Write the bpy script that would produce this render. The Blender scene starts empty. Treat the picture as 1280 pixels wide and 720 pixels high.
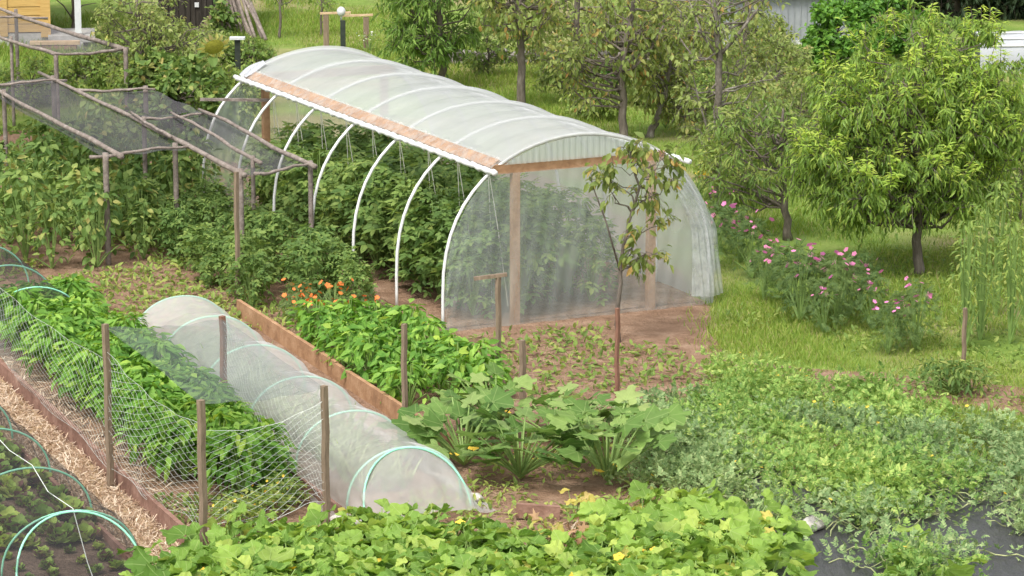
import bpy, math, random
import numpy as np
from mathutils import Vector
PI = math.pi
SC = bpy.context.scene
COL = SC.collection
R = math.radians

# ------------------------------------------------------------------ camera, sky, sun, exposure
CAM_H, PITCH, FPX = 8.7, R(12.3), 3870.0
cd = bpy.data.cameras.new('camera'); cam = bpy.data.objects.new('camera', cd); COL.objects.link(cam)
cam.location = (0, 0, CAM_H); cam.rotation_euler = (PI/2 - PITCH, 0, 0)
cd.sensor_width = 36; cd.lens = 36*FPX/1280; cd.clip_start = 0.5; cd.clip_end = 5000
SC.camera = cam
SUN_EL, SUN_AZ = R(58), R(205)          # azimuth from +Y clockwise; behind the camera, a little left
w = bpy.data.worlds.new('World'); SC.world = w; w.use_nodes = True
nt = w.node_tree; bg = nt.nodes['Background']
sky = nt.nodes.new('ShaderNodeTexSky'); sky.sky_type = 'NISHITA'; sky.sun_disc = False
sky.sun_elevation = SUN_EL; sky.sun_rotation = SUN_AZ; sky.air_density = 1.0; sky.dust_density = 4.0
hs = nt.nodes.new('ShaderNodeHueSaturation'); hs.inputs['Saturation'].default_value = 0.25
nt.links.new(sky.outputs[0], hs.inputs['Color']); nt.links.new(hs.outputs[0], bg.inputs['Color'])
bg.inputs['Strength'].default_value = 0.15
sd = bpy.data.lights.new('sun', 'SUN'); sun = bpy.data.objects.new('sun', sd); COL.objects.link(sun)
sd.energy = 1.5; sd.angle = R(16); sd.color = (1, 0.95, 0.86)
sdir = Vector((math.sin(SUN_AZ)*math.cos(SUN_EL), math.cos(SUN_AZ)*math.cos(SUN_EL), math.sin(SUN_EL)))
sun.rotation_euler = sdir.to_track_quat('Z', 'Y').to_euler(); sun.location = (0, -20, 60)
SC.view_settings.view_transform = 'Standard'; SC.view_settings.look = 'None'
SC.view_settings.gamma = 1; SC.view_settings.exposure = 0.92
SC.render.engine = 'CYCLES'
SC.cycles.transparent_max_bounces = 24
SC.cycles.max_bounces = 8

# ------------------------------------------------------------------ helpers: survey of the plot
def W(px, py, z=0.0):
    """place on the level z that the survey gives for a spot of the plan"""
    a = np.array([(px-640)/FPX, math.cos(PITCH)+(360-py)/FPX*math.sin(PITCH), -math.sin(PITCH)+(360-py)/FPX*math.cos(PITCH)])
    t = (z-CAM_H)/a[2]
    return np.array([a[0]*t, a[1]*t, z])
AX = np.array([-0.39, 0.9208, 0]); AN = np.array([0.9208, 0.39, 0])    # along / across the garden beds
def G(s, n, z=0.0): return AX*s + AN*n + np.array([0, 0, z])
AROT = math.atan2(AN[1], AN[0])
def poly(pts): return [W(*p)[:2] for p in pts]
def inside(P, pg):
    x, y = P; c = False; j = len(pg)-1
    for i in range(len(pg)):
        if (pg[i][1] > y) != (pg[j][1] > y) and x < (pg[j][0]-pg[i][0])*(y-pg[i][1])/(pg[j][1]-pg[i][1])+pg[i][0]: c = not c
        j = i
    return c
def inside_v(X, Y, pg):
    c = np.zeros(len(X), bool); j = len(pg)-1
    for i in range(len(pg)):
        yi, yj, xi, xj = pg[i][1], pg[j][1], pg[i][0], pg[j][0]
        if yi != yj:
            c ^= ((yi > Y) != (yj > Y)) & (X < (xj-xi)*(Y-yi)/(yj-yi)+xi)
        j = i
    return c
def scatter(pg, gap, rng, jit=0.35, holes=()):
    pg = [np.asarray(p) for p in pg]
    xs = [p[0] for p in pg]; ys = [p[1] for p in pg]
    out = []
    y = min(ys); k = 0
    while y < max(ys):
        x = min(xs) + (gap/2 if k % 2 else 0)
        while x < max(xs):
            q = (x+rng.uniform(-jit, jit)*gap, y+rng.uniform(-jit, jit)*gap)
            if inside(q, pg) and not any(inside(q, h) for h in holes): out.append(q)
            x += gap
        y += gap*0.87; k += 1
    return out
def fill(pg, N, rng, holes=()):
    A = np.array(pg); lo, hi = A.min(0), A.max(0); acc = []
    n = 0
    while n < N:
        Q = rng.uniform(lo, hi, (N*2, 2)); m = inside_v(Q[:, 0], Q[:, 1], pg)
        for h in holes: m &= ~inside_v(Q[:, 0], Q[:, 1], h)
        Q = Q[m]; acc.append(Q); n += len(Q)
        if len(Q) == 0: break
    return np.concatenate(acc)[:N]

# ------------------------------------------------------------------ helpers: materials
def newmat(name):
    m = bpy.data.materials.new(name); m.use_nodes = True
    n = m.node_tree; n.nodes.clear()
    o = n.nodes.new('ShaderNodeOutputMaterial')
    return m, n, o
def N(n, t, **k):
    x = n.nodes.new(t)
    for a, b in k.items(): setattr(x, a, b)
    return x
def ramp(n, src, stops):
    r = N(n, 'ShaderNodeValToRGB'); n.links.new(src, r.inputs[0])
    e = r.color_ramp.elements
    while len(e) < len(stops): e.new(0.5)
    for i, (p, c) in enumerate(stops): e[i].position = p; e[i].color = (*c, 1)
    return r.outputs[0]
def leafmat(name, stops, trans=0.4, rough=0.5, spread=0.5, spec=0.2, veins=0):
    m, n, o = newmat(name)
    g = N(n, 'ShaderNodeNewGeometry'); oi = N(n, 'ShaderNodeObjectInfo')
    c = ramp(n, g.outputs['Random Per Island'], stops)
    h = N(n, 'ShaderNodeHueSaturation'); n.links.new(c, h.inputs['Color']); h.inputs['Saturation'].default_value = 0.95
    mr = N(n, 'ShaderNodeMapRange'); n.links.new(oi.outputs['Random'], mr.inputs[0]); mr.inputs[3].default_value = 1-spread*0.3; mr.inputs[4].default_value = 1+spread*0.35
    n.links.new(mr.outputs[0], h.inputs['Value'])
    mh = N(n, 'ShaderNodeMapRange'); n.links.new(oi.outputs['Random'], mh.inputs[0]); mh.inputs[3].default_value = 0.493+0.014*spread; mh.inputs[4].default_value = 0.493-0.025*spread
    n.links.new(mh.outputs[0], h.inputs['Hue'])
    p = N(n, 'ShaderNodeBsdfPrincipled'); p.inputs['Roughness'].default_value = rough; p.inputs['Specular IOR Level'].default_value = spec
    if veins:
        def ma(op, a, b=None):
            x = N(n, 'ShaderNodeMath', operation=op)
            for i, v in ((0, a), (1, b)):
                if v is None: continue
                if isinstance(v, (int, float)): x.inputs[i].default_value = v
                else: n.links.new(v, x.inputs[i])
            return x.outputs[0]
        uvn = N(n, 'ShaderNodeUVMap'); uvn.uv_map = 'leaf'; sx = N(n, 'ShaderNodeSeparateXYZ'); n.links.new(uvn.outputs[0], sx.inputs[0])
        yy = ma('SUBTRACT', sx.outputs[1], .12); rr = ma('SQRT', ma('ADD', ma('MULTIPLY', yy, yy), ma('MULTIPLY', sx.outputs[0], sx.outputs[0])))
        an = ma('ARCTAN2', sx.outputs[0], yy); v = ma('MULTIPLY', rr, ma('ABSOLUTE', ma('SINE', ma('MULTIPLY', an, 4.0))))
        f = N(n, 'ShaderNodeMapRange'); n.links.new(v, f.inputs[0]); f.inputs[1].default_value = .015; f.inputs[2].default_value = .06; f.inputs[3].default_value = 1.0; f.inputs[4].default_value = 0.0
        nz = N(n, 'ShaderNodeTexNoise'); nz.inputs['Scale'].default_value = 9; nz.inputs['Detail'].default_value = 3; tco = N(n, 'ShaderNodeTexCoord'); n.links.new(tco.outputs['Object'], nz.inputs['Vector'])
        nm = N(n, 'ShaderNodeMapRange'); n.links.new(nz.outputs['Fac'], nm.inputs[0]); nm.inputs[3].default_value = .72; nm.inputs[4].default_value = 1.28
        hv = N(n, 'ShaderNodeHueSaturation'); n.links.new(h.outputs[0], hv.inputs['Color']); n.links.new(nm.outputs[0], hv.inputs['Value'])
        mm = N(n, 'ShaderNodeMix', data_type='RGBA'); n.links.new(ma('MULTIPLY', f.outputs[0], veins), mm.inputs[0]); n.links.new(hv.outputs[0], mm.inputs[6]); mm.inputs[7].default_value = (.42, .52, .2, 1)
        class Q: outputs = [mm.outputs[2]]
        h = Q
        b = N(n, 'ShaderNodeBump'); b.inputs['Strength'].default_value = .5; b.inputs['Distance'].default_value = .02; n.links.new(nz.outputs['Fac'], b.inputs['Height']); n.links.new(b.outputs[0], p.inputs['Normal'])
    n.links.new(h.outputs[0], p.inputs['Base Color'])
    t = N(n, 'ShaderNodeBsdfTranslucent')
    h2 = N(n, 'ShaderNodeHueSaturation'); h2.inputs['Hue'].default_value = 0.485; h2.inputs['Saturation'].default_value = 1.1; h2.inputs['Value'].default_value = 1.35
    n.links.new(h.outputs[0], h2.inputs['Color']); n.links.new(h2.outputs[0], t.inputs['Color'])
    mx = N(n, 'ShaderNodeMixShader'); mx.inputs[0].default_value = trans
    n.links.new(p.outputs[0], mx.inputs[1]); n.links.new(t.outputs[0], mx.inputs[2]); n.links.new(mx.outputs[0], o.inputs[0])
    return m
def noisemat(name, stops, scale=5, detail=6, rough=0.9, bump=0.3, bscale=None, dist=0.03, spec=0.3, coord='Object', stretch=(1, 1, 1), second=None):
    m, n, o = newmat(name)
    tc = N(n, 'ShaderNodeTexCoord'); mp = N(n, 'ShaderNodeMapping'); mp.inputs['Scale'].default_value = stretch
    n.links.new(tc.outputs[coord], mp.inputs[0])
    t = N(n, 'ShaderNodeTexNoise'); t.inputs['Scale'].default_value = scale; t.inputs['Detail'].default_value = detail; t.inputs['Roughness'].default_value = 0.65
    n.links.new(mp.outputs[0], t.inputs['Vector'])
    c = ramp(n, t.outputs['Fac'], stops)
    if second:
        s2, stops2, amt = second
        t2 = N(n, 'ShaderNodeTexNoise'); t2.inputs['Scale'].default_value = s2; t2.inputs['Detail'].default_value = 4; n.links.new(mp.outputs[0], t2.inputs['Vector'])
        f = ramp(n, t2.outputs['Fac'], [(0.45, (0, 0, 0)), (0.62, (amt, amt, amt))])
        mm = N(n, 'ShaderNodeMix', data_type='RGBA'); n.links.new(f, mm.inputs[0]); n.links.new(c, mm.inputs[6])
        c2 = ramp(n, t.outputs['Fac'], stops2); n.links.new(c2, mm.inputs[7]); c = mm.outputs[2]
    p = N(n, 'ShaderNodeBsdfPrincipled'); p.inputs['Roughness'].default_value = rough; p.inputs['Specular IOR Level'].default_value = spec
    n.links.new(c, p.inputs['Base Color'])
    if bump:
        tb = N(n, 'ShaderNodeTexNoise'); tb.inputs['Scale'].default_value = bscale or scale*4; tb.inputs['Detail'].default_value = 5; n.links.new(mp.outputs[0], tb.inputs['Vector'])
        b = N(n, 'ShaderNodeBump'); b.inputs['Strength'].default_value = bump; b.inputs['Distance'].default_value = dist
        n.links.new(tb.outputs['Fac'], b.inputs['Height']); n.links.new(b.outputs[0], p.inputs['Normal'])
    n.links.new(p.outputs[0], o.inputs[0])
    return m
def sheetmat(name, col, opacity, trans=0.5, rough=0.4, spec=0.5, nscale=3, var=0.15, bump=0.0, stretch=(1, 1, 1)):
    """thin film, fleece or fine net: part of the light passes straight through, part is scattered"""
    m, n, o = newmat(name)
    tc = N(n, 'ShaderNodeTexCoord'); mp = N(n, 'ShaderNodeMapping'); mp.inputs['Scale'].default_value = stretch; n.links.new(tc.outputs['Object'], mp.inputs[0])
    t = N(n, 'ShaderNodeTexNoise'); t.inputs['Scale'].default_value = nscale; t.inputs['Detail'].default_value = 5; n.links.new(mp.outputs[0], t.inputs['Vector'])
    mr = N(n, 'ShaderNodeMapRange'); n.links.new(t.outputs['Fac'], mr.inputs[0]); mr.inputs[1].default_value = 0.25; mr.inputs[2].default_value = 0.75
    mr.inputs[3].default_value = max(0, opacity-var); mr.inputs[4].default_value = min(1, opacity+var)
    p = N(n, 'ShaderNodeBsdfPrincipled'); p.inputs['Base Color'].default_value = (*col, 1); p.inputs['Roughness'].default_value = rough; p.inputs['Specular IOR Level'].default_value = spec
    if bump:
        b = N(n, 'ShaderNodeBump'); b.inputs['Strength'].default_value = bump; b.inputs['Distance'].default_value = 0.04
        n.links.new(t.outputs['Fac'], b.inputs['Height']); n.links.new(b.outputs[0], p.inputs['Normal'])
    tl = N(n, 'ShaderNodeBsdfTranslucent'); tl.inputs['Color'].default_value = (*col, 1)
    a = N(n, 'ShaderNodeMixShader'); a.inputs[0].default_value = trans; n.links.new(p.outputs[0], a.inputs[1]); n.links.new(tl.outputs[0], a.inputs[2])
    tr = N(n, 'ShaderNodeBsdfTransparent')
    b2 = N(n, 'ShaderNodeMixShader'); n.links.new(mr.outputs[0], b2.inputs[0]); n.links.new(tr.outputs[0], b2.inputs[1]); n.links.new(a.outputs[0], b2.inputs[2])
    n.links.new(b2.outputs[0], o.inputs[0])
    return m

M = {}
# foliage (dark .. light, with the odd yellow leaf)
M['pepper'] = leafmat('pepper leaf', [(0, (.07, .20, .022)), (.5, (.13, .32, .035)), (.9, (.22, .43, .06)), (1, (.31, .47, .06))], .38, .5)
M['squash'] = leafmat('squash leaf', [(0, (.11, .23, .03)), (.3, (.18, .34, .05)), (.7, (.25, .42, .065)), (.92, (.34, .47, .09)), (.97, (.42, .46, .08)), (1, (.50, .45, .09))], .38, .6, veins=.45)
M['melon'] = leafmat('melon leaf', [(0, (.12, .25, .05)), (.45, (.20, .37, .075)), (.8, (.30, .46, .11)), (1, (.42, .50, .14))], .4, .65)
M['melon_grey'] = leafmat('greyish melon leaf', [(0, (.14, .25, .09)), (.6, (.25, .38, .15)), (1, (.38, .48, .21))], .35, .65)
M['zucchini'] = leafmat('zucchini leaf', [(0, (.08, .18, .035)), (.5, (.14, .27, .055)), (.8, (.21, .33, .09)), (1, (.33, .40, .15))], .36, .6, veins=.4)
M['yellowing'] = leafmat('yellowing leaf', [(0, (.34, .36, .06)), (.6, (.5, .46, .09)), (1, (.45, .36, .14))], .4, .6, veins=.3)
M['dry'] = leafmat('withered leaf', [(0, (.25, .16, .07)), (.5, (.38, .26, .12)), (1, (.5, .38, .2))], .25, .8)
M['peach'] = leafmat('peach leaf', [(0, (.10, .19, .035)), (.45, (.17, .30, .05)), (.85, (.25, .40, .065)), (1, (.36, .46, .08))], .45, .45, .2)
M['peach_shoot'] = leafmat('young peach leaf', [(0, (.27, .45, .06)), (.6, (.36, .53, .08)), (1, (.47, .56, .11))], .5, .45, .2)
M['willow'] = leafmat('narrow green leaf', [(0, (.10, .20, .04)), (.6, (.17, .31, .055)), (1, (.26, .39, .08))], .42, .5, .2)
M['orchard'] = leafmat('orchard leaf', [(0, (.14, .21, .05)), (.5, (.22, .30, .07)), (.88, (.31, .36, .10)), (.95, (.44, .38, .10)), (1, (.55, .34, .10))], .45, .55, .3)
M['olive'] = leafmat('olive green leaf', [(0, (.16, .24, .06)), (.6, (.25, .34, .09)), (.95, (.34, .40, .13)), (1, (.46, .39, .15))], .43, .6, .3)
M['bush'] = leafmat('glossy bush leaf', [(0, (.05, .15, .02)), (.6, (.09, .25, .025)), (1, (.15, .34, .04))], .35, .4, .2)
M['bean'] = leafmat('bean leaf', [(0, (.07, .15, .035)), (.55, (.14, .25, .055)), (.92, (.23, .33, .08)), (1, (.42, .38, .11))], .4, .55)
M['tomato'] = leafmat('tomato leaf', [(0, (.08, .16, .035)), (.6, (.14, .25, .055)), (1, (.23, .33, .075))], .38, .55)
M['conifer'] = leafmat('dark needle spray', [(0, (.02, .04, .018)), (.7, (.035, .065, .026)), (1, (.06, .09, .035))], .15, .7, .3)
M['weed'] = leafmat('weed leaf', [(0, (.13, .22, .05)), (.6, (.21, .33, .065)), (1, (.34, .40, .10))], .4, .6)
M['grass'] = leafmat('grass blade', [(0, (.13, .24, .03)), (.5, (.20, .33, .045)), (.85, (.29, .37, .075)), (1, (.39, .35, .16))], .4, .6)
M['lettuce'] = leafmat('lettuce leaf', [(0, (.14, .08, .06)), (.25, (.16, .14, .06)), (.4, (.20, .36, .07)), (1, (.34, .50, .10))], .38, .45, 1.0)
M['leek'] = leafmat('leek leaf', [(0, (.16, .26, .10)), (1, (.34, .44, .2))], .3, .5)
M['fern'] = leafmat('feathery leaf', [(0, (.06, .13, .04)), (1, (.14, .22, .06))], .35, .6)
def flat(name, c, rough=.5, trans=0): return leafmat(name, [(0, tuple(x*.85 for x in c)), (1, c)], trans, rough, .2)
M['pink'] = leafmat('cosmos petal', [(0, (.55, .06, .18)), (.6, (.75, .22, .42)), (1, (.8, .55, .65))], .3, .6, .8)
M['yellow'] = flat('yellow petal', (.85, .62, .04), .6, .25)
M['orange'] = flat('orange petal', (.8, .24, .02), .6, .2)
M['white_petal'] = flat('white petal', (.8, .8, .76), .6, .2)
M['seed'] = noisemat('sunflower disc', [(.3, (.24, .24, .035)), (.7, (.50, .47, .07))], 30, rough=.9)
M['stalk'] = noisemat('green stalk', [(.3, (.14, .24, .06)), (.7, (.26, .36, .11))], 12, rough=.6, bump=.1)
M['vine'] = noisemat('pale vine', [(.3, (.22, .28, .12)), (.7, (.42, .42, .22))], 14, rough=.7, bump=.1)
M['bark'] = noisemat('bark', [(.3, (.085, .07, .058)), (.55, (.16, .135, .11)), (.75, (.27, .24, .2))], 14, rough=.95, bump=.8, stretch=(1, 1, .25))
M['lichen_bark'] = noisemat('lichened bark', [(.3, (.08, .07, .055)), (.5, (.15, .13, .105)), (.68, (.30, .28, .24))], 10, rough=.95, bump=.7, stretch=(1, 1, .5))
M['pole'] = noisemat('weathered pole', [(.3, (.13, .105, .09)), (.55, (.235, .195, .17)), (.75, (.34, .3, .27))], 9, rough=.95, bump=.5)
M['stake'] = noisemat('grey brown stake', [(.3, (.15, .11, .075)), (.6, (.24, .18, .125)), (.8, (.33, .26, .19))], 10, rough=.9, bump=.4, stretch=(3, 3, .4))
M['redstake'] = noisemat('reddish stake', [(.3, (.16, .075, .05)), (.6, (.25, .125, .085)), (.8, (.34, .19, .13))], 10, rough=.9, bump=.4, stretch=(3, 3, .4))
M['board'] = noisemat('bed board', [(.25, (.14, .075, .055)), (.5, (.24, .135, .10)), (.75, (.36, .23, .175))], 5, rough=.9, bump=.5)
M['newwood'] = noisemat('orange lumber', [(.25, (.22, .12, .065)), (.5, (.34, .195, .105)), (.75, (.45, .285, .17))], 5, rough=.85, bump=.4)
M['pinewood'] = noisemat('pale lumber', [(.25, (.36, .24, .14)), (.5, (.50, .36, .22)), (.75, (.62, .48, .32))], 5, rough=.75, bump=.25)
M['darkwood'] = noisemat('blackened plank', [(.3, (.02, .017, .014)), (.6, (.045, .038, .032)), (.8, (.09, .078, .068))], 7, rough=.95, bump=.5, stretch=(4, 4, .3))
M['yellowplank'] = noisemat('yellow plank', [(.3, (.40, .25, .08)), (.6, (.52, .34, .12)), (.8, (.60, .42, .19))], 4, rough=.8, bump=.2, stretch=(.4, .4, 4))
M['whitepaint'] = noisemat('white paint', [(.3, (.46, .48, .50)), (.7, (.6, .61, .62))], 6, rough=.6, bump=.05)
M['pipe'] = noisemat('white pipe', [(.3, (.62, .63, .62)), (.7, (.76, .76, .75))], 8, rough=.35, bump=0)
M['mint'] = noisemat('mint green pipe', [(.3, (.22, .58, .40)), (.7, (.34, .70, .52))], 8, rough=.35, bump=0)
M['concrete'] = noisemat('concrete', [(.3, (.30, .29, .27)), (.7, (.46, .45, .43))], 6, rough=.95, bump=.2)
M['greyclad'] = noisemat('grey cladding', [(.3, (.25, .27, .29)), (.7, (.34, .355, .37))], 2.5, rough=.6, bump=.05)
M['beige'] = noisemat('beige trim', [(.3, (.55, .46, .38)), (.7, (.66, .57, .48))], 6, rough=.7, bump=.05)
M['blackrubber'] = noisemat('black post', [(.3, (.015, .02, .016)), (.7, (.04, .05, .04))], 8, rough=.6, bump=.1)
M['stone'] = noisemat('stone', [(.3, (.36, .33, .29)), (.55, (.5, .47, .43)), (.75, (.62, .6, .56))], 9, rough=.9, bump=.5)
M['greystone'] = noisemat('grey stone', [(.3, (.14, .125, .11)), (.6, (.25, .23, .21)), (.8, (.36, .34, .31))], 6, rough=.95, bump=.6)
M['string'] = noisemat('pale string', [(.3, (.6, .58, .48)), (.7, (.74, .72, .62))], 20, rough=.9, bump=0)
M['netcord'] = noisemat('white net cord', [(.3, (.5, .54, .5)), (.7, (.66, .68, .65))], 20, rough=.8, bump=0)
M['rooftile'] = noisemat('brown roof', [(.3, (.18, .09, .06)), (.7, (.3, .22, .10))], 5, rough=.9)
M['glass'] = noisemat('window glass', [(.3, (.05, .06, .07)), (.7, (.08, .09, .1))], 2, rough=.08, bump=0, spec=.6)
# sheets
M['film'] = sheetmat('polytunnel film', (.68, .70, .695), .66, .42, .3, .6, 2.2, .06, .3)
M['gablefilm'] = sheetmat('clear film', (.58, .63, .61), .33, .35, .18, .6, 1.6, .09, .4, (1.2, 1.2, .5))
M['bunchfilm'] = sheetmat('bunched film', (.62, .65, .65), .46, .4, .28, .6, 7, .26, .6)
M['corrugated'] = sheetmat('corrugated panel', (.58, .64, .60), .62, .4, .35, .5, 14, .16, .2, (6, 6, .2))
M['stripfilm'] = sheetmat('film over the batten', (.70, .70, .68), .30, .4, .3, .5, 8, .26, .4, (1, 1, 1))
M['fleece'] = sheetmat('insect fleece', (.84, .84, .83), .43, .5, .7, .25, 9, .03, .3)
M['darknet'] = sheetmat('dark shade net', (.13, .125, .135), .46, .2, .9, .1, 3, .06)
M['bednet'] = sheetmat('fine black net', (.075, .075, .078), .32, .2, .9, .1, 4, .05)
M['greynet'] = sheetmat('grey net', (.20, .23, .23), .40, .3, .9, .1, 3, .08)
M['whitefilm'] = sheetmat('white cover', (.52, .54, .57), .95, .3, .4, .5, 3, .04, .2)
# ground
M['lawn'] = noisemat('lawn', [(.3, (.11, .18, .035)), (.5, (.165, .245, .05)), (.7, (.24, .28, .085))], 1.3, rough=1, bump=.6, bscale=30, dist=.05, spec=.1, second=(.35, [(.3, (.22, .175, .09)), (.7, (.33, .26, .16))], .75))
M['soil'] = noisemat('red brown soil', [(.28, (.16, .095, .06)), (.5, (.26, .165, .11)), (.72, (.37, .255, .18))], 3, 10, rough=1, bump=1, bscale=26, dist=.06, spec=.1)
M['darksoil'] = noisemat('moist soil', [(.28, (.09, .062, .045)), (.5, (.15, .105, .078)), (.72, (.24, .175, .13))], 5, 10, rough=1, bump=1, bscale=30, dist=.06, spec=.1)
M['straw'] = noisemat('straw ground', [(.28, (.27, .18, .095)), (.5, (.43, .31, .175)), (.72, (.56, .43, .26))], 7, 10, rough=1, bump=1, bscale=30, dist=.04, spec=.1)
M['strawbit'] = leafmat('straw stalk', [(0, (.26, .17, .10)), (.4, (.44, .32, .20)), (.75, (.58, .46, .32)), (1, (.70, .61, .47))], .15, .7, .2)
M['mulch'] = noisemat('black mulch sheet', [(.3, (.03, .03, .032)), (.7, (.06, .059, .06))], 2.5, rough=.42, bump=.9, bscale=5, dist=.08, spec=.45, stretch=(1.6, .5, 1))

# ------------------------------------------------------------------ helpers: meshes
class MB:
    def __init__(s): s.V = []; s.L = []; s.T = []; s.I = []; s.U = []; s.n = 0; s.uv = False
    def raw(s, V, loops, totals, mi=0, uv=None):
        s.U.append(np.zeros((len(np.asarray(V, float).reshape(-1, 3)), 2)) if uv is None else uv); s.uv = s.uv or uv is not None
        s.V.append(np.asarray(V, float).reshape(-1, 3)); s.L.append(np.asarray(loops, np.int64)+s.n); s.T.append(np.asarray(totals, np.int64))
        s.I.append(np.full(len(totals), mi, np.int64)); s.n += len(s.V[-1])
    def add(s, V, F, mi=0): s.raw(V, [i for f in F for i in f], [len(f) for f in F], mi)
    def leaves(s, tpl, pos, d, n, sc, mi=0, wide=1.0):
        TV, TF = tpl; pos = np.asarray(pos, float); k = len(pos)
        if k == 0: return
        d = d/np.maximum(np.linalg.norm(d, axis=1, keepdims=True), 1e-6)
        x = np.cross(d, n); x /= np.maximum(np.linalg.norm(x, axis=1, keepdims=True), 1e-6); z = np.cross(x, d)
        sc = np.broadcast_to(np.asarray(sc, float), (k,))[:, None, None]
        V = pos[:, None, :] + sc*(wide*TV[None, :, 0:1]*x[:, None, :] + TV[None, :, 1:2]*d[:, None, :] + TV[None, :, 2:3]*z[:, None, :])
        lp = np.array([i for f in TF for i in f]); tt = np.array([len(f) for f in TF]); m = len(TV)
        s.raw(V.reshape(-1, 3), (lp[None, :]+m*np.arange(k)[:, None]).ravel(), np.tile(tt, k), mi, np.tile(TV[:, :2], (k, 1)) if m > 20 else None)
    def tube(s, pts, rad, sides=6, mi=0, cap=True):
        P = np.asarray(pts, float); k = len(P); rad = np.broadcast_to(np.asarray(rad, float), (k,))
        T = np.gradient(P, axis=0); T /= np.maximum(np.linalg.norm(T, axis=1, keepdims=True), 1e-9)
        up = np.array([0, 0, 1.0]) if abs(T[0][2]) < .9 else np.array([1.0, 0, 0])
        V = []
        a = np.arange(sides)*2*PI/sides
        for i in range(k):
            u = np.cross(T[i], up); u /= max(np.linalg.norm(u), 1e-9); v = np.cross(u, T[i]); up = -v if False else v
            V.append(P[i]+rad[i]*(np.cos(a)[:, None]*u+np.sin(a)[:, None]*v))
        F = []
        for i in range(k-1):
            for j in range(sides):
                q = (j+1) % sides; F.append((i*sides+j, i*sides+q, (i+1)*sides+q, (i+1)*sides+j))
        if cap: F.append(tuple(range(sides))[::-1]); F.append(tuple((k-1)*sides+j for j in range(sides)))
        s.add(np.concatenate(V), F, mi)
    def box(s, c, size, rz=0, mi=0, bev=0):
        c = np.asarray(c, float); h = np.asarray(size, float)/2
        V = np.array([[x, y, z] for z in (-1, 1) for y in (-1, 1) for x in (-1, 1)], float)*h
        ca, sa = math.cos(rz), math.sin(rz); V = np.stack([V[:, 0]*ca-V[:, 1]*sa, V[:, 0]*sa+V[:, 1]*ca, V[:, 2]], 1)+c
        s.add(V, [(0, 2, 3, 1), (4, 5, 7, 6), (0, 1, 5, 4), (1, 3, 7, 5), (3, 2, 6, 7), (2, 0, 4, 6)], mi)
    def beam(s, p, q, w, h, mi=0, up=(0, 0, 1)):
        p, q = np.asarray(p, float), np.asarray(q, float); d = q-p; L = np.linalg.norm(d); d /= L
        x = np.cross(d, up)
        if np.linalg.norm(x) < 1e-3: x = np.cross(d, (0, 1, 0))
        x /= np.linalg.norm(x); z = np.cross(x, d)
        V = [e+x*a*w/2+z*b*h/2 for e in (p, q) for a, b in ((-1, -1), (1, -1), (1, 1), (-1, 1))]
        s.add(V, [(3, 2, 1, 0), (4, 5, 6, 7), (0, 1, 5, 4), (1, 2, 6, 5), (2, 3, 7, 6), (3, 0, 4, 7)], mi)
    def grid(s, f, nu, nv, mi=0):
        V = [f(i/nu, j/nv) for j in range(nv+1) for i in range(nu+1)]
        F = [(j*(nu+1)+i, j*(nu+1)+i+1, (j+1)*(nu+1)+i+1, (j+1)*(nu+1)+i) for j in range(nv) for i in range(nu)]
        s.add(V, F, mi)
    def mesh(s, name, mats, smooth=False):
        me = bpy.data.meshes.new(name)
        V = np.concatenate(s.V); L = np.concatenate(s.L); T = np.concatenate(s.T); I = np.concatenate(s.I)
        me.vertices.add(len(V)); me.vertices.foreach_set('co', V.astype(np.float32).ravel())
        me.loops.add(len(L)); me.loops.foreach_set('vertex_index', L.astype(np.int32))
        st = np.concatenate([[0], np.cumsum(T)[:-1]])
        me.polygons.add(len(T)); me.polygons.foreach_set('loop_start', st.astype(np.int32)); me.polygons.foreach_set('loop_total', T.astype(np.int32))
        me.polygons.foreach_set('material_index', I.astype(np.int32))
        me.polygons.foreach_set('use_smooth', np.full(len(T), smooth))
        for m in (mats if isinstance(mats, (list, tuple)) else [mats]): me.materials.append(M[m])
        if s.uv:
            U = np.concatenate(s.U); me.uv_layers.new(name='leaf').data.foreach_set('uv', U[L].astype(np.float32).ravel())
        me.update(calc_edges=True); me.validate()
        return me
    def obj(s, name, mats, parent=None, smooth=False, loc=None):
        o = bpy.data.objects.new(name, s.mesh(name, mats, smooth)); COL.objects.link(o)
        if parent is not None: o.parent = parent
        if loc is not None: o.location = loc
        return o
def tag(o, label, cat, group=None):
    o['label'] = label; o['category'] = cat
    if group: o['group'] = group
    return o
def thing(name, label, cat, loc=(0, 0, 0), rz=0, group=None):
    o = bpy.data.objects.new(name, None); COL.objects.link(o); o.empty_display_size = .1
    o.location = loc; o.rotation_euler = (0, 0, rz)
    return tag(o, label, cat, group)
def kids(o): return [c for c in ALLKIDS.get(o.name, [])]
ALLKIDS = {}
def dup(root, loc, rz=0, sc=1.0, label=None, group=None):
    r = root.copy(); COL.objects.link(r); r.location = loc; r.rotation_euler = (0, 0, rz); r.scale = (sc, sc, sc)
    if label: r['label'] = label
    if group: r['group'] = group
    for c in list(root.children):
        k = c.copy(); COL.objects.link(k); k.parent = r
        for g in c.children:
            q = g.copy(); COL.objects.link(q); q.parent = k
    return r
def struct(name, mb, mat, kind='structure', smooth=False):
    o = mb.obj(name, mat, smooth=smooth); o['kind'] = kind; return o

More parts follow.
